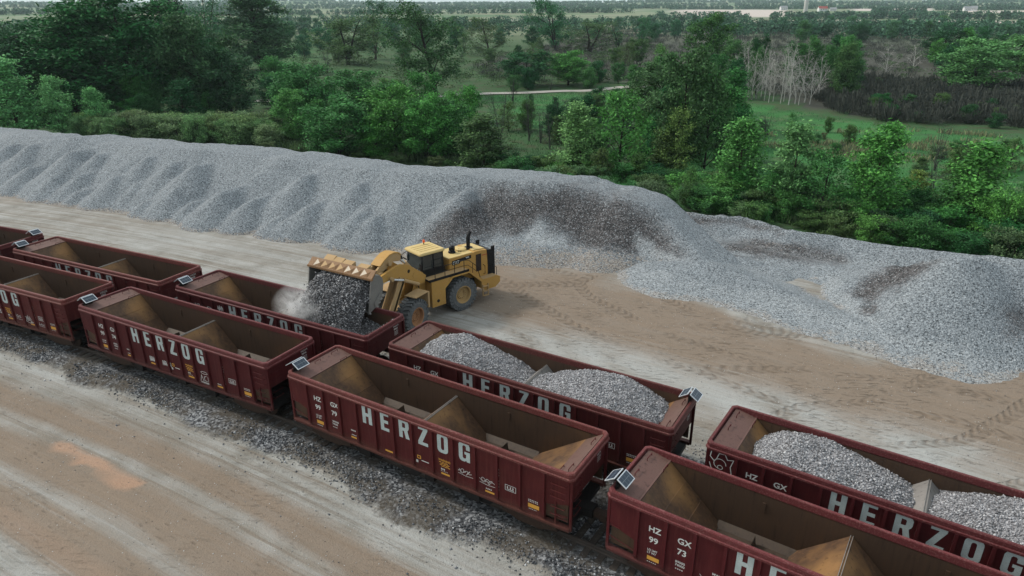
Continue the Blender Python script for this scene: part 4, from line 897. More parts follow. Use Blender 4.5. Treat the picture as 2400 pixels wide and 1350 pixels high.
# hood
m = MB().mat(LY)
HP = [(-2.36, 1.40), (.55, 1.95), (.55, 3.22), (-1.25, 3.22), (-1.4, 3.27), (-2.30, 3.20), (-2.38, 2.2)]
m.prism(HP, -.85, .85)
m.mat(MT['loader_roof']); m.prism([(.56, 3.225), (-1.24, 3.225), (-1.24, 3.26), (.54, 3.26)], -.80, .80); m.prism([(-1.40, 3.28), (-2.28, 3.215), (-2.28, 3.25), (-1.42, 3.315)], -.62, .62); m.tube([(-.95, 0, 3.2), (-.95, 0, 3.36), (-.95, 0, 3.40)], [.36, .34, .25], 16)
m.mat(LB); m.box(.56, .572, -.7, .7, 2.45, 3.0)
m.mat(LY); m.box(.575, .60, -.8, .8, 2.5, 3.18)
m.obj('engine_hood', LO)
m = MB().mat(MT['rust_steel'])
for s in (1, -1): m.box(-1.86, -1.45, *sorted((.851*s, .862*s)), 1.95, 3.05)
m.mat(LB)
for s in (1, -1):
    for z in np.arange(2.0, 3.05, .09): m.box(-1.84, -1.47, *sorted((.862*s, .87*s)), z, z+.035)
split_obj(m.obj('side_grille', LO))
m = MB().mat(LB); m.prism([(-2.37, 1.45), (-2.39, 2.2), (-2.31, 3.19), (-2.66, 3.14), (-2.92, 2.95), (-2.95, 1.45)], -.87, .87)
for z in np.arange(1.6, 2.9, .13): m.box(-2.99, -2.94, -.74, .74, z, z+.05); m.box(-2.90, -2.45, -.88, .88, z, z+.03)
for y in (-.8, .72): m.box(-2.98, -2.74, y, y+.08, 2.9, 3.3)
m.obj('radiator_grille', LO)
m = MB().mat(LY); m.prism([(-1.50, .95), (-1.50, 1.52), (-2.75, 1.52), (-2.98, 1.40), (-2.98, 1.05), (-2.6, .78), (-1.8, .78)], -1.32, 1.32)
m.mat(LD); m.box(-2.72, -1.52, -1.30, 1.30, 1.525, 1.545); m.obj('counterweight', LO)
# marks on the hood
m = MB().mat(LB); HS = lambda a, b: (a, .853, b); HS2 = lambda a, b: (a, .858, b)
def mark(m, s):
    A = (lambda a, b: (.35-a, .853, b)) if s > 0 else (lambda a, b: (-1.25+a, -.853, b)); B = (lambda a, b: (.35-a, .857, b)) if s > 0 else (lambda a, b: (-1.25+a, -.857, b))
    m.mat(LB); m.add([A(0, 2.78), A(0, 3.06), A(1.45, 3.14), A(1.45, 2.92), A(.62, 2.88), A(.55, 2.78)], [tuple(range(6))])
    m.mat(MT['stencil_white']); text_on(m, 'CAT', .05, 2.83, .17, B, .03); text_on(m, '988K', 1.02, 3.00, .09, B, .015)
    m.mat(LY); m.add([B(.20, 2.83), B(.33, 2.83), B(.265, 2.90)], [(0, 1, 2)])
    m.mat(MT['red_paint'])
    for i in range(7): rect(m, 2.28+i*.065, 2.28+i*.065+.05, 2.88, 2.94, B)
mark(m, 1); mark(m, -1); m.obj('decal', LO)
# exhaust, air cleaner
m = MB().mat(LB); m.tube([(-1.5, .05, 3.24), (-1.5, .05, 3.95), (-1.55, .05, 4.1), (-1.68, .05, 4.32)], [.12, .12, .115, .10], 14); m.tube([(-1.5, .05, 3.25), (-1.5, .05, 3.33)], .27, 14); m.obj('exhaust_stack', LO)
m = MB().mat(LB); m.tube([(-.25, .05, 3.22), (-.25, .05, 3.36), (-.25, .05, 3.42), (-.25, .05, 3.44), (-.25, .05, 3.64), (-.25, .05, 3.72)], [.24, .22, .12, .19, .19, .10], 16)
m.tube([(-.62, .25, 3.26), (-.78, .05, 3.4)], .025, 6); m.tube([(-.70, .35, 3.26), (-.9, .1, 3.38)], .025, 6); m.obj('air_cleaner', LO)
# cab
m = MB().mat(LB)
m.prism([(.92, 2.30), (2.50, 2.30), (2.56, 2.95), (.90, 2.95)], -.80, .80); m.box(1.3, 2.3, -.6, .6, 1.9, 2.3)
for x, y in ((.95, .76), (.95, -.76), (1.62, .775), (1.62, -.775), (2.42, .74), (2.42, -.74)):
    tx = x-(0.06 if x > 2 else 0); m.tube([(x, y, 2.93), (tx, y*.97, 3.82)], .05, 6)
m.box(.88, 2.42, -.77, .77, 3.78, 3.86); m.box(.90, .96, -.74, .74, 2.95, 3.8)
for y, s in ((.9, 1), (-.9, -1)): m.tube([(2.4, .8*s, 3.75), (2.62, 1.0*s, 3.55), (2.7, 1.05*s, 3.1), (2.5, .85*s, 2.9)], .02, 6); m.box(2.66, 2.70, *sorted((.93*s, 1.15*s)), 3.15, 3.48)
m.box(.95, 1.2, .3, .7, 3.0, 3.3); m.tube([(1.4, 0, 2.9), (1.4, 0, 3.25)], .22, 10); m.tube([(1.3, 0, 3.25), (1.28, 0, 3.5)], .12, 10)
cab = m.obj('cab', LO)
def pane(pts):
    q = MB().mat(MT['cab_glass']); q.add(pts, [(0, 1, 2, 3)]); q.obj('window', cab)
pane([(2.47, -.70, 2.96), (2.47, .70, 2.96), (2.38, .68, 3.79), (2.38, -.68, 3.79)])
for s in (1, -1):
    for a, c_ in ((1.0, 1.58), (1.66, 2.38)): pane([(a, .785*s, 2.96), (c_, .785*s, 2.96), (c_-.02, .765*s, 3.79), (a, .765*s, 3.79)][::s])
m = MB().mat(MT['loader_roof']); m.cbox(.80, 2.56, -.86, .86, 3.86, 4.0, .07)
for y in (-.45, -.15, .15, .45): m.box(1.0, 2.35, y-.02, y+.02, 4.0, 4.02)
m.obj('cab_roof', LO)
m = MB().mat(LB); m.tube([(1.35, -.55, 3.99), (1.35, -.55, 4.12)], .03, 6); m.mat(MT['beacon_orange']); m.tube([(1.35, -.55, 4.12), (1.35, -.55, 4.24), (1.35, -.55, 4.29)], [.075, .07, .03], 10); m.obj('beacon_lamp', LO)
# rails and ladders
m = MB().mat(LB)
for s in (1, -1):
    y = 1.44*s; P = [(2.0, y), (1.3, y), (.6, y), (-.1, y)]
    for x, yy in P: m.tube([(x, yy, 2.5), (x, yy, 3.18)], .02, 6)
    m.tube([(1.3, y, 3.18), (-.1, y, 3.18), (-.45, y, 3.10), (-1.1, y*.98, 2.55), (-1.4, y*.95, 1.6)], .02, 6); m.tube([(2.0, y, 2.84), (-.1, y, 2.84), (-.4, y, 2.8), (-1.0, y*.98, 2.3)], .016, 6); m.tube([(2.0, y, 2.84), (2.0, y, 2.5)], .02, 6)
    m.tube([(-.75, y*.99, 2.2), (-.75, y*.99, 2.85)], .018, 6)
    m.tube([(-2.0, .9*s, 1.7), (-2.0, 1.05*s, 1.75), (-2.0, 1.05*s, 2.25), (-2.0, .88*s, 2.3)], .02, 6); m.tube([(-2.35, .9*s, 1.6), (-2.35, 1.05*s, 1.65), (-2.35, 1.05*s, 2.25), (-2.35, .88*s, 2.3)], .02, 6)
    m.tube([(-2.75, 1.25*s, 1.54), (-2.75, 1.25*s, 2.05), (-2.75, .85*s, 2.1)], .02, 6)
m.tube([(.9, -.8, 3.9), (.5, -1.2, 4.0), (.3, -1.2, 3.5), (.4, -1.0, 2.6)], .02, 6)
split_obj(m.obj('hand_rail', LO))
m = MB().mat(LD)
for s in (1, -1):
    for x in (-1.55, -1.98): m.box(x-.03, x+.03, *sorted((1.33*s, 1.40*s)), .42, 1.2)
    for z in (.45, .75, 1.05): m.box(-1.98, -1.55, *sorted((1.30*s, 1.46*s)), z, z+.04)
split_obj(m.obj('ladder', LO))
# wheels
TY = [(.50, -.33), (.56, -.37), (.78, -.385), (.90, -.35), (.955, -.28), (.985, -.15), (.985, .15), (.955, .28), (.90, .35), (.78, .385), (.56, .37), (.50, .33)]
def tyre_mesh():
    q = MB().mat(MT['tyre']); q.lathe(TY+[TY[0]], 48, cap=False)
    for i in range(26):
        th = 2*math.pi*i/26
        for s in (1, -1):
            M = Matrix.Rotation(th+(.06 if s > 0 else -.06), 4, 'Y') @ Matrix.Translation((0, s*.20, .98)) @ Matrix.Rotation(R(18*s), 4, 'Z')
            q.box(-.072, .072, -.20, .17, -.06, .055, M)
            M = Matrix.Rotation(th+(.06 if s > 0 else -.06), 4, 'Y') @ Matrix.Translation((0, s*.352, .925))
            q.box(-.062, .062, -.035, .035, -.07, .06, M)
    return q.mesh('tyre')
TYM = tyre_mesh()
def rim_mesh(mat):
    q = MB().mat(mat); q.lathe([(.0, .14), (.17, .14), (.19, .20), (.30, .20), (.34, .14), (.46, .17), (.50, .37), (.56, .385), (.56, .34), (.50, -.30), (.0, -.30)], 32)
    q.mat(MT['rust_steel'])
    for i in range(12): th = 2*math.pi*i/12; q.tube([(.25*math.cos(th), .2, .25*math.sin(th)), (.25*math.cos(th), .225, .25*math.sin(th))], .02, 6)
    return q.mesh('wheel')
RMT, RMO = rim_mesh(MT['rim_tan']), rim_mesh(MT['rim_orange'])
for M, x, me, hw in ((Matrix.Identity(4), 0, RMT, 1.08), (MF, 2.32, RMO, 1.03)):
    for s in (1, -1):
        w = link('wheel', me, LO); w.matrix_local = M @ Matrix.Translation((x, hw*s, 1.0)) @ Matrix.Rotation(0 if s > 0 else math.pi, 4, 'Z'); link('tyre', TYM, w)
# front frame, boom, bucket (front coordinates)
def fobj(q, name, smooth=False): o = q.obj(name, LO, smooth); o.matrix_local = MF; return o
m = MB().mat(LD); m.box(-.5, 3.0, -.45, .45, .75, 1.45); m.tube([(2.32, -1.1, 1.0), (2.32, 1.1, 1.0)], .26, 12)
m.mat(LY)
for s in (1, -1): m.prism([(.25, .9), (.25, 2.6), (.55, 2.95), (1.0, 2.75), (1.5, 1.6), (2.6, 1.4), (2.6, .9)], *sorted((.30*s, .48*s)))
m.mat(LB); m.box(-.2, .5, -.3, .3, 1.45, 2.3)
for k in range(5): m.tube([(.9+.05*k, .45-.08*k, 2.5), (.6, .4-.1*k, 2.75+.05*k), (.1, .3-.1*k, 2.4), (-.3, .2-.08*k, 2.0)], .028, 6)
for k in range(4): m.tube([(1.0, .52, 2.9-.1*k), (1.3, .62, 2.75), (1.25, .62, 2.5), (1.05, .6, 2.3-.06*k)], .022, 6)
fobj(m, 'front_frame')
m = MB().mat(MT['loader_dusty'])
for s in (1, -1):
    y0, y1 = sorted((.62*s, 1.44*s)); m.box(1.35, 2.45, y0, y1, 2.16, 2.20); m.box(1.2, 1.35, y0, y1, 1.2, 2.17); m.box(2.0, 2.4, *sorted((.62*s, .66*s)), 1.5, 2.2)
split_obj(fobj(m, 'fender'))
ARM = [(.45, 2.75), (1.25, 3.35), (1.95, 3.86), (2.55, 4.08), (3.0, 4.10), (3.6, 4.04), (4.5, 3.92), (5.4, 3.80), (5.95, 3.78), (6.0, 3.55), (5.4, 3.42), (4.3, 3.52), (3.4, 3.52), (2.7, 3.32), (2.0, 2.85), (1.3, 2.5), (.6, 2.3)]
m = MB().mat(LY)
for s in (1, -1): m.prism(ARM, *sorted((.52*s, .68*s)))
m.mat(LD); m.box(3.3, 3.75, -.52, .52, 3.55, 3.95)
m.mat(LY)
for s in (1, -1): m.tube([(1.5, .70*s, 3.1), (1.5, .69*s, 3.1)], .16, 12)
m.mat(LB)
for s in (1, -1): m.tube([(2.0, .681*s, 3.5), (2.0, .70*s, 3.5)], .10, 12)
split_obj(fobj(m, 'boom_arm'))
m = MB().mat(LD)
# dusty lift-cylinder housing leaning between the frame and the boom
for y0, y1 in ((.06, .12), (.58, .64)): m.prism([(3.55, 1.35), (4.05, 1.62), (2.85, 3.45), (2.4, 3.2)], y0+.12, y1+.12)
m.prism([(3.62, 1.40), (3.74, 1.48), (2.55, 3.30), (2.43, 3.22)], .18, .76)
m.tube([(3.9, .15, 1.55), (3.9, .82, 1.55)], .2, 14)
m.mat(MT['alu']); m.tube([(2.6, .86, 3.2), (3.7, .86, 3.62)], .05, 10); m.mat(LD); m.tube([(1.4, .86, 2.55), (2.7, .86, 3.24)], .10, 12); m.tube([(3.65, .78, 3.6), (3.65, .94, 3.6)], .12, 12)
m.mat(MT['alu']); m.tube([(2.6, -.86, 3.2), (3.7, -.86, 3.62)], .05, 10); m.mat(LD); m.tube([(1.4, -.86, 2.55), (2.7, -.86, 3.24)], .10, 12)
fobj(m, 'lift_cylinder')
m = MB().mat(MT['loader_dusty'])
BELL = [(2.05, 4.22), (2.12, 4.42), (2.35, 4.60), (2.7, 4.70), (3.1, 4.68), (3.5, 4.52), (3.9, 4.30), (4.5, 3.98), (5.1, 3.88), (5.0, 3.68), (4.4, 3.70), (3.7, 3.92), (3.2, 4.15), (2.75, 4.25), (2.35, 4.14)]
for y0, y1 in ((-.30, -.18), (.18, .30)): m.prism(BELL, y0, y1)
m.mat(LY); m.prism([(2.12, 4.42), (2.35, 4.605), (2.7, 4.705), (3.1, 4.685), (3.5, 4.525), (3.9, 4.305), (3.93, 4.35), (3.52, 4.58), (3.1, 4.745), (2.7, 4.765), (2.32, 4.66), (2.08, 4.46)], -.32, .32)
m.mat(LD); m.tube([(3.2, -.45, 4.3), (3.2, .45, 4.3)], .15, 12); m.box(3.9, 4.2, -.5, .5, 3.92, 4.02)
fobj(m, 'bell_crank')
m = MB().mat(LD); m.tube([(.7, 0, 2.9), (1.5, 0, 3.75)], .13, 12); m.mat(MT['alu']); m.tube([(1.5, 0, 3.75), (2.2, 0, 4.3)], .07, 10); m.mat(LB); m.tube([(2.1, -.3, 4.28), (2.15, .3, 4.28)], .11, 10); m.tube([(1.6, .25, 4.0), (1.9, .3, 4.2), (2.2, .2, 4.2)], .04, 6); fobj(m, 'tilt_cylinder')
BY0, BY1 = -2.0, 2.13
PO = [(6.62, 4.86), (6.28, 4.98), (6.02, 4.90), (5.84, 4.68), (5.80, 4.40), (5.86, 4.08), (6.02, 3.74), (6.30, 3.42), (6.96, 3.20)]
m = MB().mat(MT['bucket_steel']); n = len(PO); th = .05
inn = [(x+(.05 if i not in (0, n-1) else 0), z-(.05 if i < 3 else 0)+(.04 if i > n-3 else 0)) for i, (x, z) in enumerate(PO)]
shell = PO+inn[::-1]; m.prism(shell, BY0+.05, BY1-.05)
for y0, y1 in ((BY0, BY0+.05), (BY1-.05, BY1)): m.prism([(6.66, 4.90)]+PO[1:-1]+[(7.0, 3.18)], y0, y1)
bk = fobj(m, 'bucket')
m = MB().mat(MT['bucket_steel'])       # side wear plate
for y0, y1 in ((BY0-.04, BY0), (BY1, BY1+.04)): m.prism([(6.55, 3.40), (6.30, 3.55), (5.95, 4.05), (6.15, 4.0), (6.62, 3.62)], y0, y1)
m.obj('wear_plate', bk)
m = MB().mat(MT['bucket_rust'])        # spill guard bar with its saw-tooth stiffeners
m.prism([(6.60, 4.87), (6.68, 4.92), (6.30, 5.24), (6.22, 5.20)], BY0-.05, BY1+.05); m.box(6.60, 6.72, BY0-.07, BY1+.07, 4.82, 4.91)
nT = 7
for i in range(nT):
    y = BY0+.30+i*(BY1-BY0-.5)/nT; w = (BY1-BY0-.5)/nT; lit = i in (0, 4, 5, 6)  # light and dark of the tooth facets painted by material; lit teeth paler
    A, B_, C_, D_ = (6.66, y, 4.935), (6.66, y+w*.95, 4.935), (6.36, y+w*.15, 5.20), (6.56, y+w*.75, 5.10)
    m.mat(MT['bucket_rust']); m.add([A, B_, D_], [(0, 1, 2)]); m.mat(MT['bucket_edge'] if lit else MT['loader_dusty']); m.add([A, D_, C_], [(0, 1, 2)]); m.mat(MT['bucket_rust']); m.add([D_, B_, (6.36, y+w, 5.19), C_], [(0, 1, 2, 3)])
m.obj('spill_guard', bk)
m = MB().mat(LD)                       # stepped guard plates on the back of the bucket
for i, (ya, h) in enumerate(((-1.35, .17), (-.75, .13), (-.1, .09), (.9, .07))): q = MB().mat(LD); q.prism([(6.24, 5.2), (5.95, 5.2+h), (5.90, 5.2+h), (5.9, 4.9), (6.2, 4.9)], ya, ya+.62); q.obj('rock_guard', bk)
for y0, y1 in ((-.75, -.6), (.6, .75)): m.prism([(5.84, 4.3), (5.4, 3.9), (5.5, 3.45), (6.1, 3.5)], y0, y1)
split_obj(m.obj('hinge_lug', bk), 1, 0.0)
# ------------------------------------------------------------------ gravel pouring from the bucket
gF = np.random.default_rng(33)
thF = CARR[('B', -1)].rotation_euler.z; oF = np.array(CARR[('B', -1)].location[:2]); dF = np.array([math.cos(thF), math.sin(thF)]); nF = np.array([-dF[1], dF[0]])
def bucket_pt(a, t):
    """surface of the gravel sliding from the bucket mouth into the car; a across 0..1, t down 0..1"""
    xl = -25.30-.65*t**1.6; xr = -21.52+.12*t**2; x = xl+(xr-xl)*a
    y = 23.66-2.1*t**.85-.35*np.sin(np.pi*a)*np.sin(np.pi*np.clip(t, 0, 1)); z = 4.62+.14*np.sin(np.pi*a)*(1-t)-2.25*t**1.25
    e = np.minimum(a, 1-a)*5; y = y+.45*np.exp(-e*e*3)*(.3+.7*t); z = z-.35*np.exp(-e*e*4)
    j = fbm(x/.4, t*6, 81, 3)-.5
    return x, y-.16*j, z+.16*j
A_, T_ = np.meshgrid(np.linspace(0, 1, 60), np.linspace(0, 1, 60)); x_, y_, z_ = bucket_pt(A_, T_)
idx = np.arange(3600).reshape(60, 60); F = np.stack([idx[:-1, :-1], idx[1:, :-1], idx[1:, 1:], idx[:-1, 1:]], -1).reshape(-1, 4)
fg = link('falling_gravel', mesh_np('falling_gravel', np.stack([x_, y_, z_], -1).reshape(-1, 3), F, MT['gravel_wet'], True)); tag(fg, 'dark wet gravel sliding out of the tipped loader bucket into the car', 'gravel')
a = gF.uniform(0, 1, 9000); t = gF.uniform(0, 1, 9000); x_, y_, z_ = bucket_pt(a, t)
fly = gF.normal(0, .02, (9000, 3)); ed = (gF.random(9000) < .16)[:, None]*gF.normal(0, .20, (9000, 3))*np.array([1.2, .8, 1.0])*(.3+t[:, None])
stones('stone', np.stack([x_, y_-.02, z_+.02], -1)+fly+ed, (.03, .075), MT['stone_wet'], kind='stuff', parent=fg, seed=34)
def load_f(X, Y):
    h = np.where(X < 9.2, 3.0-np.abs(X-9.2)*.62, 2.95-np.abs(X-10.3)*.42)
    return np.minimum(h, 2.98)-.10*np.abs(Y-1.4)**1.5
load(('B', -1), load_f, 6000, 'dark gravel heap under the loader bucket inside the car being filled', MT['gravel_wet'], MT['stone_wet'], seed=5, xr=(5.5, 12.75))
g = np.random.default_rng(77); px = g.uniform(10.6, 12.85, 60); py = g.uniform(.2, 2.6, 60)
st = stones('loose_gravel', np.stack([px, py, in_bin(px, py)+.03], -1), (.03, .06), MT['stone_pale'], kind='stuff', label='stray pebbles on the end slope of the car under the bucket', cat='gravel', seed=5)
st.location = CARR[('B', -1)].location; st.rotation_euler = CARR[('B', -1)].rotation_euler
# dust
b = NB('dust'); b.n.remove(b.bsdf); pv = b.n.new('ShaderNodeVolumePrincipled'); c = b.coord(); sx = b.n.new('ShaderNodeVectorMath'); sx.operation = 'LENGTH'; b.l.new(c, sx.inputs[0])
fall = b.ramp(sx.outputs['Value'], [(.1, 1), (1.0, 0)]); nz = b.ramp(b.noise(c, 2.1, 6, .65, 1.2), [(.42, 0), (.62, 1)])
pv.inputs['Color'].default_value = (.93, .93, .93, 1); b.l.new(b.math('MULTIPLY', b.math('MULTIPLY', fall, nz), 4.2), pv.inputs['Density']); pv.inputs['Anisotropy'].default_value = .2
b.l.new(pv.outputs[0], b.n['Material Output'].inputs['Volume']); MT['dust'] = b.m
bm = bmesh.new(); bmesh.ops.create_icosphere(bm, subdivisions=3, radius=1.0); me = bpy.data.meshes.new('dust_cloud'); bm.to_mesh(me); bm.free(); me.materials.append(MT['dust'])
dp = at(692, 735, 3.0); du = link('dust_cloud', me); du.location = (dp[0]+.05, dp[1]+.35, 2.95); du.scale = (1.9, 1.0, 1.5); tag(du, 'pale puff of dust rising beside the falling gravel', 'dust', kind='stuff')
# ------------------------------------------------------------------ tracks
for O, k, nm in ((OF, KF, 'near railway track under the empty hopper cars'), (OB, KB, 'far railway track under the loaded hopper cars')):
    tr = empty('railway_track', (0, 0, 0)); tag(tr, nm, 'railway track'); rad = -1/k
    def tp(s, v, z): a = s/rad; return (O[0]+(rad+v)*math.sin(a), O[1]-rad+(rad+v)*math.cos(a), z)
    for vv in (1.4-.72, 1.4+.72):
        m = MB().mat(MT['rail_steel']); S_ = np.arange(-52, 34, 1.0); prof = [(-.065, .02), (.065, .02), (.065, .04), (.012, .06), (.012, .13), (.036, .145), (.036, .185), (-.036, .185), (-.036, .145), (-.012, .13), (-.012, .06), (-.065, .04)]
        vs = [tp(s, vv+pv_, pz+.02) for s in S_ for pv_, pz in prof]; n = len(prof); fs = []
        for i in range(len(S_)-1):
            for q in range(n): w = (q+1) % n; fs.append((i*n+q, i*n+w, i*n+n+w, i*n+n+q))
        m.add(vs, fs); m.obj('rail', tr)
    m = MB().mat(MT['wood_tie']); m.box(-.12, .12, -1.25, 1.25, -.14, .035); tie = m.mesh('sleeper')
    for i in range(-4, 3):
        for j in range(-3, 6):
            s = i*CS-.7+j*.55-.2
            if -50 < s < 32: q = link('sleeper', tie, tr); q.location = tp(s, 1.4, .02); q.rotation_euler = (0, 0, -s/rad)
# ------------------------------------------------------------------ plants
def PROF(kind, t):
    t = np.clip(t, 0, 1)
    if kind == 'ovate': return np.sin(np.pi*np.clip(t**.72, 0.02, .985))**.75
    if kind == 'round': return np.sqrt(np.clip(1-(2*t-1)**2, .03, 1))
    if kind == 'cone': return (1-t)**.75*.95+.07
    if kind == 'vase': return (.35+.65*t**.7)*np.clip((1-t)*3.2, .12, 1)**.6
    return 1+0*t
def leaves(g, P, size, upbias=.5, mat=None, aspect=.62):
    n = len(P); a = g.normal(size=(n, 3)); a /= np.linalg.norm(a, axis=1, keepdims=True)
    nrm = g.normal(size=(n, 3)); nrm[:, 2] = np.abs(nrm[:, 2])+upbias; nrm /= np.linalg.norm(nrm, axis=1, keepdims=True)
    u = a-(a*nrm).sum(1, keepdims=True)*nrm; u /= np.linalg.norm(u, axis=1, keepdims=True)+1e-9; w = np.cross(nrm, u)
    s = size*g.uniform(.55, 1.25, (n, 1))
    V = np.stack([P-u*s, P+w*s*aspect*.8+nrm*s*.1, P+u*s, P-w*s*aspect*.8+nrm*s*.1], 1)
    return V
def gen_tree(seed, cb=.22, R0=.34, prof='ovate', nl=14, ns=6, leaf=.022, per=34, spread=.05, lean=0., trunk_r=.017, stems=1, bark='bark', top=.93, sub=.17, droop=0.):
    g = np.random.default_rng(seed); tb = MB().mat(MT[bark]); C = []
    for st in range(stems):
        sa = g.uniform(0, 6.28); so_ = .16*R0*(stems > 1)*3.2
        lx, ly = lean+math.cos(sa)*so_, math.sin(sa)*so_
        hs = np.linspace(0, top, 8); wob = np.cumsum(g.normal(0, .010, (8, 2)), 0)
        tp_ = np.stack([lx*hs**1.3+wob[:, 0], ly*hs**1.3+wob[:, 1], hs], 1)
        tb.tube([tuple(p) for p in tp_], [trunk_r*(1-.85*h/top)*(1.35 if i == 0 else 1)+.0012 for i, h in enumerate(hs)], 7, cap=False)
        def trunk(h): return np.array([np.interp(h, hs, tp_[:, 0]), np.interp(h, hs, tp_[:, 1]), h])
        nn = nl if stems == 1 else max(5, nl*2//(stems+1))
        for j in range(nn):
            u = (j+.5)/nn; az = j*2.39996+g.uniform(-.5, .5)+st; ht = cb+(1-cb)*(.06+.93*u); h0 = max(cb*.5, ht-.10-.16*g.random()-.08*(1-u)); h0 = min(h0, top*.97)
            rr_ = R0*PROF(prof, (ht-cb)/(1-cb))*g.uniform(.62, 1.06)
            s = trunk(h0); e = trunk(min(ht, top))+np.array([math.cos(az)*rr_, math.sin(az)*rr_, max(0, ht-top)-droop*rr_])
            md = (s+e)/2+np.array([0, 0, .035+.05*g.random()])+g.normal(0, .012, 3)
            cur = lambda t: (1-t)**2*s+2*t*(1-t)*md+t*t*e
            r0 = trunk_r*.5*(1-.6*u)
            tb.tube([tuple(cur(t)) for t in (0, .25, .5, .75, 1)], [r0, r0*.8, r0*.6, r0*.4, r0*.2], 5, cap=False)
            for q in range(ns):
                t = .30+.70*(q+g.random())/ns; p = cur(min(t, 1)); out = np.array([math.cos(az), math.sin(az), .25]); d = out*.6+g.normal(0, .75, 3); d /= np.linalg.norm(d); d[2] = d[2]*.8+.10-droop
                e2 = p+d*sub*g.uniform(.4, 1.0)*(.55+rr_/R0*.5)
                tb.tube([tuple(p), tuple((p+e2)/2+np.array([0, 0, .008])), tuple(e2)], [r0*.28+.0008, r0*.2+.0006, .0006], 3, cap=False)
                C.append(e2); C.append((p+e2)/2+g.normal(0, .01, 3))
        C.append(trunk(top)+np.array([0, 0, .04]))
    C = np.array(C); C = C[C[:, 2] > cb*.45]
    tm = tb.mesh('trunk', True)
    if per == 0: return tm, None
    n = len(C); k = g.poisson(per, n); P = np.repeat(C, k, 0); P = P+g.normal(0, 1, P.shape)*np.array([spread, spread, spread*.62]); P[:, 2] = np.maximum(P[:, 2], cb*.3)
    V = leaves(g, P, leaf); F = np.arange(len(V)*4).reshape(-1, 4)
    return tm, mesh_np('crown', V.reshape(-1, 3), F, MT['leaf'])
PROTO = {
 'broad': [gen_tree(s, .16, .40, 'round', 17, 7, .018, 50, .045, bark='bark_dark') for s in (1, 2, 3)],
 'ovate': [gen_tree(s, .10, .30, 'ovate', 22, 7, .015, 54, .036, bark='bark_dark') for s in (4, 5, 6)],
 'spread': [gen_tree(s, .20, .50, 'vase', 13, 7, .016, 36, .040, bark='bark_dark', stems=2, trunk_r=.020, sub=.22) for s in (7, 8)],
 'airy': [gen_tree(s, .18, .40, 'ovate', 14, 7, .014, 22, .042, bark='bark', stems=2, sub=.2) for s in (9, 10)],
 'young': [gen_tree(s, .06, .30, 'cone', 20, 6, .018, 34, .040, bark='bark', trunk_r=.011) for s in (11, 12, 13)],
 'slim': [gen_tree(s, .08, .24, 'ovate', 18, 6, .018, 36, .038, bark='bark', trunk_r=.012) for s in (14, 15)],
 'open': [gen_tree(s, .12, .36, 'ovate', 15, 6, .019, 22, .045, bark='bark_dark', trunk_r=.014, lean=l) for s, l in ((16, .0), (17, .16))],
 'thicket': [gen_tree(s, .04, .50, 'round', 12, 6, .028, 32, .070, bark='bark', stems=4, trunk_r=.010) for s in (18, 19, 20)],
 'bare': [gen_tree(s, .10, .36, 'vase', 12, 12, 0, 0, 0, bark='twig', stems=4, trunk_r=.011, sub=.26) for s in (21, 22)],
 'birch': [gen_tree(s, .25, .20, 'ovate', 16, 12, 0, 0, 0, bark='bark_birch', trunk_r=.0056, lean=l, sub=.13) for s, l in ((24, .05), (25, .22), (26, -.12))],
 'leaning': [gen_tree(27, .25, .34, 'vase', 9, 8, .012, 3, .03, bark='bark_dark', trunk_r=.018, lean=.3, sub=.2)],
}
PR = {'broad': .42, 'ovate': .33, 'spread': .56, 'airy': .46, 'young': .27, 'slim': .27, 'open': .40, 'thicket': .58, 'bare': .50, 'birch': .25, 'leaning': .45}
DK, MID, BR, LT, YG, OL, TEAL = (.024, .115, .038), (.052, .190, .052), (.090, .275, .066), (.14, .38, .14), (.13, .23, .062), (.078, .160, .055), (.042, .165, .072)
def ground_at(px, py):
    z = -1.0
    for _ in range(4): p = at(px, py, z); z = float(terrain(p[0], p[1]))
    return np.array([p[0], p[1], z])
def top_z(p, py, px=None):
    """height of the picture row py above the place p"""
    lo, hi = p[2], p[2]+60
    for _ in range(40):
        mid = (lo+hi)/2; d = np.array([p[0], p[1], mid-CAMZ]); row = 675-FPX*(d@UP)/(d@FW)
        if row > py: lo = mid
        else: hi = mid
    return lo
tg = np.random.default_rng(101); TREES = []
def plant(kind, p, h, w, col, label, cat='tree', group=None, var=None, name=None, rz=None, jit=.12):
    pr = PROTO[kind]; tm, cm = pr[var if var is not None else int(tg.integers(len(pr)))]
    name = name or {'bare': 'bare_shrub', 'birch': 'birch_tree', 'thicket': 'leafy_shrub'}.get(kind, 'broadleaf_tree')
    t = empty(name, (float(p[0]), float(p[1]), float(p[2])-.1), rz if rz is not None else float(tg.uniform(0, 6.28))); tag(t, label, cat, group)
    s = w/(2*PR[kind]); t.scale = (s, s, h)
    link('trunk', tm, t)
    if cm:
        c = link('crown', cm, t); j = tg.uniform(1-jit, 1+jit, 3)*tg.uniform(.85, 1.15); c.color = (*[min(1, a*b_) for a, b_ in zip(col, j)], 1)
    TREES.append((p[0], p[1], w)); return t
def pt(kind, px, by, ty, wpx, col, label, cat='tree', group=None, var=None, rz=None, jit=.06):
    p = ground_at(px, by); h = top_z(p, ty)-p[2]; d = (p-np.array([0, 0, CAMZ]))@FW
    return plant(kind, p, h, wpx*d/FPX, col, label, cat, group, var, rz=rz, jit=jit)
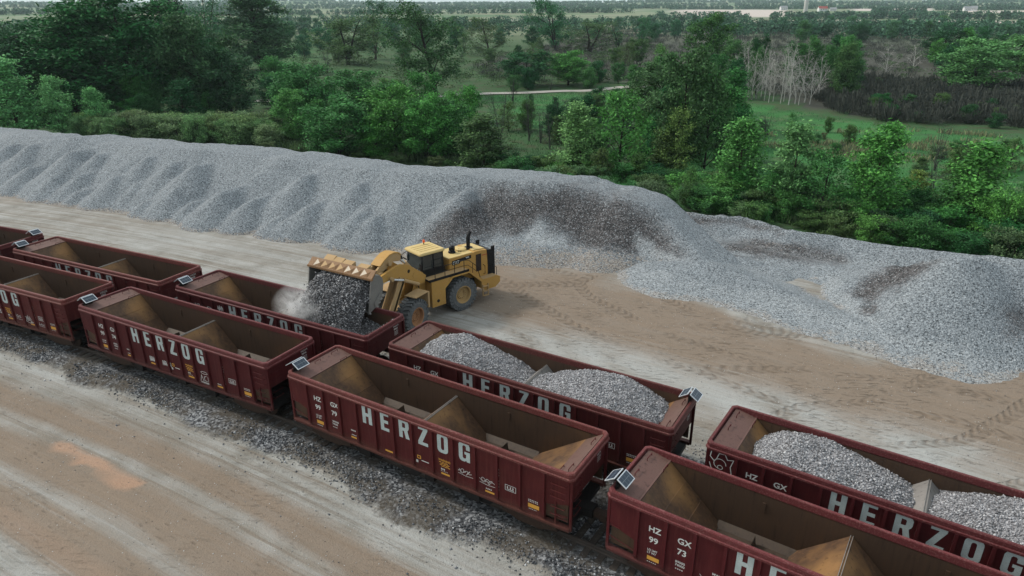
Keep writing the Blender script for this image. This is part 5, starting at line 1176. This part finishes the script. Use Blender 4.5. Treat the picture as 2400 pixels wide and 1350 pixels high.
# the trees one can tell apart
SOLO = [
 ('ovate', 190, 285, 10, 260, DK, 'tall dense dark tree rising behind the pale slim saplings'),
 ('broad', 330, 270, -25, 300, DK, 'tallest dark tree of the dense wood, reaching above the far hills'),
 ('broad', 60, 270, 45, 230, DK, 'rounded dark tree at the left picture edge behind pale saplings'),
 ('ovate', 420, 215, -15, 120, (0.030, 0.081, 0.043), 'narrow very dark tree between the dense wood and the airy tree'),
 ('airy', 492, 165, -25, 130, TEAL, 'airy thin-crowned tree beside the big dark egg-shaped tree'),
 ('ovate', 612, 165, -20, 185, (0.051, 0.140, 0.060), 'big dark egg-shaped tree standing above the pale meadow'),
 ('spread', 815, 152, 38, 215, OL, 'wide willow-like tree with thin upright limbs in the marsh'),
 ('airy', 880, 140, -5, 110, TEAL, 'tall wispy tree behind the willow-like tree'),
 ('spread', 1022, 222, 8, 235, (0.051, 0.129, 0.050), 'large dark spreading tree with bare side limbs beside the pale lane'),
 ('airy', 1148, 130, 42, 130, OL, 'half-bare tree between the dark spreading tree and the many-headed tree'),
 ('spread', 1302, 118, -5, 130, TEAL, 'tall many-headed tree standing clear of the marsh scrub'),
 ('airy', 1385, 122, 48, 165, OL, 'low wide olive willow beside the many-headed tree'),
 ('leaning', 1452, 126, 55, 90, OL, 'leaning near-bare dark tree at the end of the willow group'),
 ('broad', 1235, 200, 120, 140, DK, 'round dark tree behind the pale lane'),
 ('broad', 1335, 200, 122, 115, BR, 'bright flat-topped tree behind the pale lane'),
 ('broad', 1655, 190, 38, 125, (0.051, 0.147, 0.043), 'dark domed tree rising above the birch stand'),
 ('broad', 2012, 100, 56, 66, DK, 'lone round dark bush out in the brown marsh'),
 ('broad', 2265, 215, 95, 190, (0.098, 0.266, 0.090), 'bright green rounded tree at the right beyond the meadow'),
 ('broad', 2370, 175, 85, 170, (0.105, 0.280, 0.090), 'bright green tree at the upper right picture edge'),
 ('broad', 2205, 150, 70, 100, DK, 'dark tree just behind the bright green rounded trees'),
 ('young', 42, 319, 138, 130, LT, 'largest pale green sapling at the left picture edge', ),
 ('slim', 148, 319, 178, 78, LT, 'slim pale green sapling, middle one of the three before the dense wood'),
 ('slim', 240, 320, 205, 66, LT, 'short pale green sapling at the hedge, smallest of the pale three'),
 ('broad', 540, 282, 118, 165, (0.042, 0.115, 0.048), 'dark round tree above the pale hedge, apart from the dense wood'),
 ('broad', 735, 320, 150, 170, MID, 'rounded green tree at the hedge end of the stockpile thicket'),
 ('broad', 850, 300, 165, 180, MID, 'broad green tree in the back of the stockpile thicket'),
 ('broad', 800, 372, 232, 190, MID, 'front green tree of the thicket behind the long stockpile'),
 ('broad', 935, 372, 205, 170, BR, 'bright round tree in the thicket behind the long stockpile'),
 ('broad', 1045, 375, 228, 150, MID, 'green tree in the thicket just below the dark spreading tree'),
 ('young', 1130, 402, 268, 130, OL, 'olive bushy tree at the lane end of the stockpile thicket'),
 ('bare', 1172, 350, 210, 90, OL, 'bare grey twiggy tree just past the olive bushy tree'),
 ('young', 1362, 420, 238, 120, (0.143, 0.308, 0.102), 'bright pointed tree behind the crest of the dug-out stockpile'),
 ('open', 1450, 425, 205, 165, BR, 'tall fresh green tree beside the bright pointed tree, above the dug-out stockpile'),
 ('broad', 1545, 330, 150, 175, (0.075, 0.182, 0.065), 'broad green tree below the birch stand'),
 ('broad', 1590, 400, 115, 180, (0.063, 0.161, 0.060), 'tall green tree with dark gaps in front of the dark domed tree'),
 ('open', 1648, 405, 160, 140, (0.075, 0.175, 0.062), 'tall open tree with a dark leaning trunk beside the meadow'),
 ('open', 1580, 418, 250, 100, YG, 'yellow-green young tree in front of the tall green trees'),
 ('young', 1725, 478, 272, 130, BR, 'pointed fresh green tree at the near corner of the meadow'),
 ('slim', 1840, 500, 288, 120, (0.112, 0.280, 0.102), 'slim fresh green tree between the pointed trees by the meadow'),
 ('open', 1920, 525, 345, 135, MID, 'grey-green tree leaning by the near edge of the meadow'),
 ('young', 2040, 520, 292, 150, BR, 'tall bright tree before the centre of the meadow'),
 ('slim', 2135, 490, 398, 70, (0.150, 0.238, 0.060), 'small yellowish sapling before the reddish bare shrub'),
 ('young', 2255, 545, 335, 165, BR, 'tall bright tree beside the reddish bare shrub before the meadow'),
 ('broad', 2385, 545, 418, 110, (0.120, 0.322, 0.108), 'bright rounded tree cut by the right picture edge'),
 ('bare', 1795, 330, 262, 62, OL, 'grey bare shrub standing alone in the meadow'),
 ('bare', 2190, 400, 268, 85, OL, 'tall grey bare shrub standing in the dry tussocks of the meadow'),
 ('bare', 2180, 490, 372, 105, OL, 'bare shrub among the bright trees before the meadow'),
 ('bare', 1290, 350, 258, 60, OL, 'bare grey shrub above the crest of the stockpile'),
 ('bare', 1240, 330, 215, 70, OL, 'thin bare shrub between lane and stockpile'),
]
for a in SOLO: pt(a[0], a[1], a[2], a[3], a[4], a[5], a[6], 'shrub' if a[0] == 'bare' else 'tree')
# birches
for i, (px, by, ty, w, v) in enumerate([(1735, 215, 105, 60, 0), (1752, 228, 98, 55, 1), (1772, 232, 130, 70, 1), (1790, 236, 108, 60, 0), (1812, 238, 118, 60, 1), (1828, 242, 104, 60, 0), (1846, 246, 100, 70, 0), (1862, 244, 125, 70, 1), (1885, 240, 122, 75, 1), (1908, 232, 150, 60, 1), (1722, 222, 118, 55, 0), (1762, 236, 120, 50, 0), (1800, 240, 135, 50, 0), (1836, 238, 95, 60, 0), (1872, 246, 105, 60, 1), (1896, 244, 135, 60, 0), (1915, 236, 120, 55, 0), (1850, 236, 140, 60, 1), (1782, 228, 100, 50, 0), (1640, 175, 62, 50, 0), (1618, 150, 70, 40, 0), (1668, 195, 95, 40, 1)]):
    pt('birch', px, by, ty, w, OL, 'white leafless birch in the leaning stand at the far edge of the meadow', 'tree', 'white birches of the stand', v, rz=float(tg.uniform(0, 6.28)))
pt('birch', 2072, 188, 102, 60, OL, 'lone straight white birch in the brown marsh', 'tree', None, 0); pt('birch', 2140, 165, 104, 60, OL, 'lone forked white birch in the brown marsh', 'tree', None, 2); pt('birch', 2190, 150, 78, 90, OL, 'thin white birch leaning far over in the marsh', 'tree', None, 1, rz=0.0)
# fillers: the same kinds scattered where the woods stand
def fill(n, pxr, byr, kinds, hr, wr, cols, label, group, cat='tree', sep=.42, name=None, tries=30):
    made = 0; cnt = 0
    while made < n and cnt < n*tries:
        cnt += 1; px = tg.uniform(*pxr); f = (px-pxr[0])/(pxr[1]-pxr[0])
        by = tg.uniform(byr[0]+(byr[2]-byr[0])*f, byr[1]+(byr[3]-byr[1])*f) if len(byr) == 4 else tg.uniform(*byr)
        p = ground_at(px, by); h = tg.uniform(*hr); w = h*tg.uniform(*wr)
        if any((p[0]-a)**2+(p[1]-b_)**2 < (sep*(w+c_)/2)**2 for a, b_, c_ in TREES): continue
        kd = kinds[int(tg.integers(len(kinds)))]; plant(kd, p, h, w, cols[int(tg.integers(len(cols)))], label, cat, group); made += 1
fill(26, (-60, 520), (190, 292, 190, 275), ['broad', 'ovate', 'broad'], (10, 17), (.6, .85), [DK, DK, MID, (0.051, 0.140, 0.060)], 'dark leafy tree of the dense wood beyond the long stockpile', 'trees of the dense wood')
fill(16, (-60, 480), (255, 300, 268, 300), ['broad', 'young', 'thicket'], (4.5, 8), (.7, 1.0), [DK, MID, MID], 'smaller green tree along the front of the dense dark wood', 'trees along the front of the dense wood', sep=.35)
fill(14, (430, 720), (180, 290), ['broad', 'ovate', 'thicket'], (4, 8), (.7, 1.0), [DK, DK, MID], 'low dark tree between the dense wood and the stockpile thicket', 'low trees between wood and thicket')
fill(22, (680, 1120), (235, 385), ['broad', 'thicket', 'broad'], (4, 8.0), (.75, 1.05), [DK, MID, MID, BR], 'green tree of the thicket behind the long stockpile', 'trees of the thicket behind the stockpile', sep=.36)
fill(16, (700, 1500), (120, 180), ['airy', 'thicket', 'bare', 'broad'], (4, 9), (.7, 1.0), [OL, DK, OL, MID], 'scrubby tree of the marsh beyond the pale lane', 'scrubby marsh trees')
fill(46, (1190, 1570), (225, 330, 300, 420), ['young', 'thicket', 'open', 'bare', 'broad'], (2.4, 5.5), (.6, .95), [MID, BR, OL, OL, DK], 'small mixed tree of the scrub between the lane and the stockpile', 'small trees of the scrub before the lane', sep=.42)
fill(13, (1700, 2440), (262, 300, 400, 520), ['bare', 'thicket', 'open', 'young'], (1.8, 4.2), (.6, 1.0), [OL, MID, BR], 'small tree or sapling standing in the rough near half of the meadow', 'saplings in the near meadow', sep=.8)
fill(12, (1180, 1500), (185, 215), ['broad', 'bare', 'thicket'], (3.5, 6), (.8, 1.0), [DK, MID], 'dark low tree along the pale lane', 'low trees along the lane')
fill(16, (1500, 1740), (190, 420), ['broad', 'open', 'young', 'thicket'], (5.5, 10), (.55, .8), [MID, DK, MID, BR], 'green tree of the clump between lane and meadow', 'trees of the clump beside the meadow', sep=.32)
fill(16, (1700, 1990), (160, 232, 180, 235), ['broad', 'ovate'], (8, 12), (.5, .7), [(0.068, 0.196, 0.062), (0.060, 0.168, 0.058), DK], 'green tree standing behind the white birches', 'trees behind the birches', sep=.3)
fill(10, (2180, 2420), (130, 215), ['broad', 'ovate', 'broad'], (8, 12), (.6, .8), [BR, MID, DK], 'leafy tree of the clump at the end of the brown marsh', 'trees at the end of the marsh')
fill(18, (1240, 2430), (395, 440, 520, 600), ['young', 'open', 'slim', 'thicket'], (2.6, 4.6), (.55, .8), [MID, BR, MID, OL], 'young green tree of the belt behind the gravel berm', 'young trees of the belt behind the berm', sep=.32)
fill(120, (1180, 2450), (398, 446, 530, 640), ['thicket'], (1.5, 2.8), (1.1, 1.7), [MID, DK, OL, BR, (0.090, 0.189, 0.082)], 'leafy shrub of the undergrowth belt behind the gravel', 'shrubs of the undergrowth belt', 'shrub', sep=.30, name='leafy_shrub')
fill(44, (190, 640), (312, 326, 330, 350), ['thicket'], (3.0, 4.2), (.9, 1.4), [(0.150, 0.266, 0.108), (0.128, 0.231, 0.090), (0.173, 0.280, 0.120)], 'pale shrub of the low hedge behind the long stockpile', 'shrubs of the pale hedge', 'shrub', sep=.26)
fill(20, (620, 1200), (350, 372, 385, 405), ['thicket'], (.8, 1.4), (1.3, 2), [(0.090, 0.154, 0.060), OL], 'low shrub in the grass right behind the stockpile crest', 'low shrubs behind the stockpile', 'shrub', sep=.4)
fill(22, (1280, 1560), (225, 380), ['thicket', 'bare', 'thicket'], (1.2, 2.6), (.9, 1.5), [OL, MID, (0.075, 0.084, 0.042)], 'low shrub on the rough grass between lane and stockpile', 'shrubs on the rough grass', 'shrub', sep=.7)
fill(16, (1760, 2440), (300, 330, 380, 480), ['thicket', 'bare', 'thicket'], (.9, 2.0), (.9, 1.5), [OL, MID, (0.105, 0.238, 0.090), (0.135, 0.154, 0.072)], 'low shrub dotted over the green meadow', 'shrubs dotted over the meadow', 'shrub', sep=1.0)
fill(14, (2020, 2450), (250, 285, 265, 310), ['thicket', 'thicket', 'broad'], (1.8, 3.2), (.9, 1.3), [DK, OL, DK, MID], 'green shrub along the far edge of the meadow', 'shrubs at the far meadow edge', 'shrub', sep=.4)
fill(40, (640, 1560), (72, 118), ['broad', 'thicket', 'airy', 'ovate'], (5, 11), (.7, 1.1), [TEAL, DK, OL, MID], 'distant tree of the belts across the valley floor', 'distant valley trees', sep=.5)
fill(44, (1480, 2440), (52, 100), ['broad', 'ovate', 'thicket', 'broad'], (6, 11), (.7, 1.1), [TEAL, DK, MID, (0.069, 0.189, 0.091)], 'distant tree between marsh and fields', 'distant trees by the fields', sep=.5)
fill(26, (430, 760), (60, 150), ['broad', 'thicket', 'broad'], (6, 11), (.8, 1.1), [TEAL, DK, MID], 'distant tree seen between the tall trunks of the dense wood', 'distant trees behind the dense wood', sep=.5)
# ------------------------------------------------------------------ massed growth nobody could count
def massed(name, P, size, col, label, cat, mat='leaf', seed=1, up=.5):
    g = np.random.default_rng(seed); V = leaves(g, P, 1.0, up); ctr = V.mean(1, keepdims=True); V = ctr+(V-ctr)*np.asarray(size).reshape(-1, 1, 1)
    o = link(name, mesh_np(name, V.reshape(-1, 3), np.arange(len(V)*4).reshape(-1, 4), MT[mat])); o.color = (*col, 1); tag(o, label, cat, kind='stuff'); return o
def clumps(g, n, rx, h, k, ctr):
    ph = g.uniform(0, 2*np.pi, (n, k)); u = np.sqrt(g.random((n, k))); zz = g.random((n, k))**.7
    rr_ = u*np.sqrt(np.clip(1-zz**2*.85, 0, 1)); c = ctr[:, None, :]
    x = c[..., 0]+rx[:, None]*rr_*np.cos(ph); y = c[..., 1]+rx[:, None]*rr_*np.sin(ph); z = c[..., 2]+h[:, None]*zz
    return np.stack([x, y, z], -1).reshape(-1, 3)
def in_poly(P2, poly):
    Q = np.array([at(a, b_, -.8)[:2] for a, b_ in poly]); ins = np.zeros(len(P2), bool)
    for i in range(len(Q)):
        (x1, y1), (x2, y2) = Q[i], Q[(i+1) % len(Q)]
        if y1 == y2: continue
        ins ^= ((y1 > P2[:, 1]) != (y2 > P2[:, 1])) & (P2[:, 0] < (x2-x1)*(P2[:, 1]-y1)/(y2-y1)+x1)
    return ins
def scatter_poly(g, poly, n):
    Q = np.array([at(a, b_, -.8)[:2] for a, b_ in poly]); out = []
    while sum(map(len, out)) < n:
        P2 = g.uniform(Q.min(0), Q.max(0), (n*3, 2)); out.append(P2[in_poly(P2, poly)])
    P2 = np.concatenate(out)[:n]; return np.column_stack([P2, terrain(P2[:, 0], P2[:, 1])])
def twigs(name, ctr, rx, h, k, label, cat, mat, seed):
    """bare brush: thin upright slivers"""
    g = np.random.default_rng(seed); n = len(ctr); a = g.uniform(0, 6.28, (n, k)); r_ = rx[:, None]*np.sqrt(g.random((n, k)))
    b0 = np.stack([ctr[:, None, 0]+r_*np.cos(a)*.7, ctr[:, None, 1]+r_*np.sin(a)*.7, np.broadcast_to(ctr[:, None, 2], a.shape)+h[:, None]*g.uniform(.0, .45, a.shape)], -1)
    tp = np.stack([ctr[:, None, 0]+r_*np.cos(a)*1.15, ctr[:, None, 1]+r_*np.sin(a)*1.15, np.broadcast_to(ctr[:, None, 2], a.shape)+h[:, None]*g.uniform(.5, 1.05, a.shape)*np.sqrt(np.clip(1.1-(r_/rx[:, None])**2, .1, 1))], -1)
    b1 = g.uniform(0, 6.28, a.shape); wd = .026*h[:, None]*g.uniform(.5, 1.3, a.shape); off = np.stack([np.cos(b1)*wd, np.sin(b1)*wd, 0*wd], -1)
    V = np.stack([b0-off*.4, b0+off*.4, tp+off, tp-off], 2).reshape(-1, 3)
    o = link(name, mesh_np(name, V, np.arange(len(V)).reshape(-1, 4), MT[mat])); tag(o, label, cat, kind='stuff')
def brush(name, poly, n, h, rx, k, label, seed, mat='twig'):
    g = np.random.default_rng(seed); c = scatter_poly(g, poly, n); twigs(name, c, g.uniform(*rx, n), g.uniform(*h, n), k, label, 'brush', mat, seed)
brush('marsh_brush', [(1905, 232), (2010, 185), (2450, 215), (2450, 300), (2250, 290), (2060, 280), (1960, 262)], 760, (1.4, 3.0), (1.0, 2.4), 95, 'dark bare brush massed along the far edge of the green meadow', 61)
brush('marsh_brush', [(1500, 165), (1560, 62), (2100, 58), (2230, 100), (2420, 150), (2420, 215), (2010, 185), (1905, 232), (1720, 235), (1640, 190)], 2600, (1.2, 2.2), (1.4, 3.2), 60, 'grey-brown leafless marsh brush covering the flat valley floor', 62)
brush('marsh_brush', [(1090, 170), (1380, 75), (1560, 66), (1500, 165), (1480, 192), (1180, 200)], 1100, (1.0, 2.0), (1.2, 2.8), 60, 'dull brown marsh brush beyond the pale lane', 63)
gq = np.random.default_rng(64)
c = np.concatenate([scatter_poly(gq, [(690, 215), (1120, 120), (1480, 110), (1480, 190), (1150, 205), (900, 225)], 240), scatter_poly(gq, [(1500, 110), (2400, 110), (2400, 240), (1900, 225), (1600, 170)], 170), scatter_poly(gq, [(640, 120), (900, 70), (900, 200), (700, 220)], 120)])
massed('low_scrub', clumps(gq, len(c), gq.uniform(1.5, 4, len(c)), gq.uniform(.8, 2.4, len(c)), 110, c), gq.uniform(.16, .34, len(c)*110), (.066, .12, .052), 'low green scrub patches between the marsh trees', 'scrub', seed=64)
# grass: tufts on the meadow and the strip behind the pile
def tufts(name, P, h, label, cat, col, seed):
    g = np.random.default_rng(seed); n = len(P); a = g.uniform(0, 6.28, n); ln = h*g.uniform(.6, 1.3, n); w = ln*.12; lx = ln*g.uniform(-.45, .45, n); ly = ln*g.uniform(-.45, .45, n)
    d = np.stack([np.cos(a)*w, np.sin(a)*w, 0*w], -1); t = P+np.stack([lx, ly, ln], -1)
    V = np.stack([P-d, P+d, t+d*.3, t-d*.3], 1).reshape(-1, 3); o = link(name, mesh_np(name, V, np.arange(len(V)).reshape(-1, 4), MT['leaf'])); o.color = (*col, 1); tag(o, label, cat, kind='stuff')
gg = np.random.default_rng(71)
P = scatter_poly(gg, MEADOW, 20000); P = P[fbm(P[:, 0]/3, P[:, 1]/3, 91, 3) > .42]; tufts('meadow_grass', P, .22, 'fresh green grass of the meadow beyond the tree belt', 'grass', (.048, .21, .068), 72)
P = scatter_poly(gg, [(1780, 300), (2300, 310), (2450, 350), (2450, 430), (2000, 380), (1760, 340)], 9000); P = P[fbm(P[:, 0]/5, P[:, 1]/5, 92, 3) > .56]; tufts('dry_grass', P, .55, 'bleached tussock grass patches in the meadow', 'grass', (.19, .21, .12), 73)
P = np.concatenate([scatter_poly(gg, [(560, 330), (700, 320), (1200, 370), (1300, 395), (1200, 402), (850, 372), (640, 352)], 16000), scatter_poly(gg, [(1200, 390), (1560, 425), (1700, 500), (2000, 540), (2450, 590), (2450, 640), (1950, 570), (1500, 470)], 22000)])
tufts('tall_grass', P, .7, 'tall rough grass in the strip behind the gravel crest', 'grass', (.08, .14, .06), 74)
P = scatter_poly(gg, [(1130, 215), (1480, 215), (1500, 330), (1400, 390), (1180, 350)], 9000); tufts('rough_grass', P, .28, 'rough green grass between the pale lane and the stockpile', 'grass', (.05, .12, .052), 75)
# undergrowth leaves massed low under the belt so no bare soil shows
c = np.concatenate([scatter_poly(gg, [(1300, 405), (1560, 440), (1800, 500), (2450, 590), (2450, 560), (2100, 490), (1700, 430), (1400, 380)], 380), scatter_poly(gg, [(-80, 300), (240, 300), (640, 340), (640, 310), (300, 280), (-80, 270)], 220)])
massed('undergrowth', clumps(gg, len(c), gg.uniform(.8, 1.6, len(c)), gg.uniform(.6, 1.5, len(c)), 110, c), gg.uniform(.06, .14, len(c)*110), (.05, .125, .05), 'low leafy undergrowth filling the gaps under the tree belt', 'undergrowth', seed=76)
# far woods
gw = np.random.default_rng(81); cs = []; rxs = []; hs_ = []
def treeline(p0, p1, r0, r1, n, h=(5, 9.5)):
    a0, a1 = px2az(p0), px2az(p1); n = int(n*1.9); t = gw.random(n); a = np.radians(a0+(a1-a0)*t); r_ = r0+(r1-r0)*t+gw.normal(0, .006*(r0+r1)/2, n)
    x = r_*np.sin(a); y = r_*np.cos(a); cs.append(np.column_stack([x, y, terrain(x, y)])); hh = gw.uniform(*h, n); hs_.append(hh); rxs.append(hh*gw.uniform(.45, .8, n))
for a in ((-100, 700, 420, 460, 90), (-150, 900, 700, 900, 150), (600, 1500, 560, 620, 110), (900, 1700, 760, 800, 120), (1480, 2300, 560, 520, 120), (1700, 2500, 660, 620, 110), (1960, 2300, 520, 560, 40), (2050, 2480, 1010, 1060, 90), (1740, 2080, 980, 1050, 90), (1500, 1700, 1010, 1000, 30), (500, 1450, 1200, 1300, 170), (-200, 600, 1300, 1500, 160), (1000, 1550, 1900, 1950, 160), (1530, 2100, 1800, 1950, 170), (2080, 2560, 1650, 1800, 140), (-200, 2560, 2300, 2500, 520), (-200, 2560, 2900, 3100, 620), (-200, 2560, 3600, 3800, 700), (300, 1500, 2000, 2100, 200), (1950, 2060, 1250, 1300, 25), (900, 2400, 480, 470, 60)):
    treeline(*a)
c = np.concatenate(cs); k = 46; gwp = clumps(gw, len(c), np.concatenate(rxs), np.concatenate(hs_), k, c)
dist = np.hypot(gwp[:, 0], gwp[:, 1]); massed('far_woods', gwp, gw.uniform(.7, 1.5, len(gwp))*(.55+dist/1400), (.055, .14, .085), 'far bands of woodland across the valley up to the hazy hills', 'woodland', seed=82, up=.2)
# farm far off
def house(name, px, r_, w, d, h, wallm, roofm, label, cat='farmhouse', rz=.3):
    a = math.radians(px2az(px)); x, y = r_*math.sin(a), r_*math.cos(a); z = float(terrain(x, y)); t = empty(name, (x, y, z), rz); tag(t, label, cat)
    m = MB().mat(wallm); m.box(-w/2, w/2, -d/2, d/2, -1, h); m.prism([(-d/2, h), (d/2, h), (0, h+d*.38)], -w/2+.1, w/2-.1, axis='x'); m.obj('wall', t)
    m = MB().mat(roofm)
    for s in (1, -1): m.add([(-w/2-.4, s*(d/2+.5), h-.25), (w/2+.4, s*(d/2+.5), h-.25), (w/2+.4, 0, h+d*.42), (-w/2-.4, 0, h+d*.42)], [(0, 1, 2, 3)])
    m.obj('roof', t)
    for i in range(3): m = MB().mat(MT['window_dark']); m.box(-w/2+w*(.2+.27*i), -w/2+w*(.32+.27*i), -d/2-.08, -d/2-.02, h*.35, h*.7); m.obj('window', t)
    return t
house('barn', 1846, 1420, 15, 9, 4.5, MT['barn_white'], MT['barn_red'], 'white barn with a red roof beside the tall silo', 'barn', .5)
house('farm_shed', 1868, 1440, 11, 7, 3, MT['barn_white'], MT['roof_grey'], 'low white shed just beside the red-roofed barn', 'shed', .2)
house('farmhouse', 2146, 1500, 11, 7, 4.5, MT['barn_white'], MT['roof_grey'], 'white farmhouse with grey roof at the head of the tan field', rz=.4)
house('farmhouse', 2160, 1530, 10, 8, 4.5, MT['barn_white'], MT['roof_grey'], 'smaller white outbuilding close behind the white farmhouse', 'outbuilding', .1)
house('farmhouse', 2362, 1260, 15, 9, 5, MT['barn_white'], MT['roof_grey'], 'white farmhouse among trees near the upper right corner', rz=.1)
house('farmhouse', 1765, 1650, 14, 9, 5, MT['barn_white'], MT['roof_grey'], 'tiny white farmhouse on the far side of the silo', rz=.5)
a = math.radians(px2az(1811)); x, y = 1330*math.sin(a), 1330*math.cos(a); t = empty('silo', (x, y, float(terrain(x, y)))); tag(t, 'tall pale concrete silo beside the red-roofed barn', 'silo')
m = MB().mat(MT['concrete']); m.tube([(0, 0, -1), (0, 0, 19)], 3.4, 18); m.obj('wall', t); m = MB().mat(MT['alu']); m.tube([(0, 0, 19), (0, 0, 20.6), (0, 0, 21.6), (0, 0, 22)], [3.45, 3.0, 1.8, .2], 18); m.obj('roof', t)
# ------------------------------------------------------------------ haze
HAZE = .00009
if HAZE > 0:
    b = NB('haze'); b.n.remove(b.bsdf); pv = b.n.new('ShaderNodeVolumePrincipled'); pv.inputs['Color'].default_value = (.74, .91, .98, 1); pv.inputs['Density'].default_value = HAZE; pv.inputs['Anisotropy'].default_value = .2
    b.l.new(pv.outputs[0], b.n['Material Output'].inputs['Volume'])
    m = MB().mat(b.m); zb = float(Z.min())-1.0; zt = max(float(Z.max()), 24)+16; m.box(gxs[0]-5, gxs[-1]+5, gys[0]-5, gys[-1]+5, zb, zt); tag(m.obj('haze'), 'thin pale blue air between the camera and the far hills', 'haze', kind='stuff')
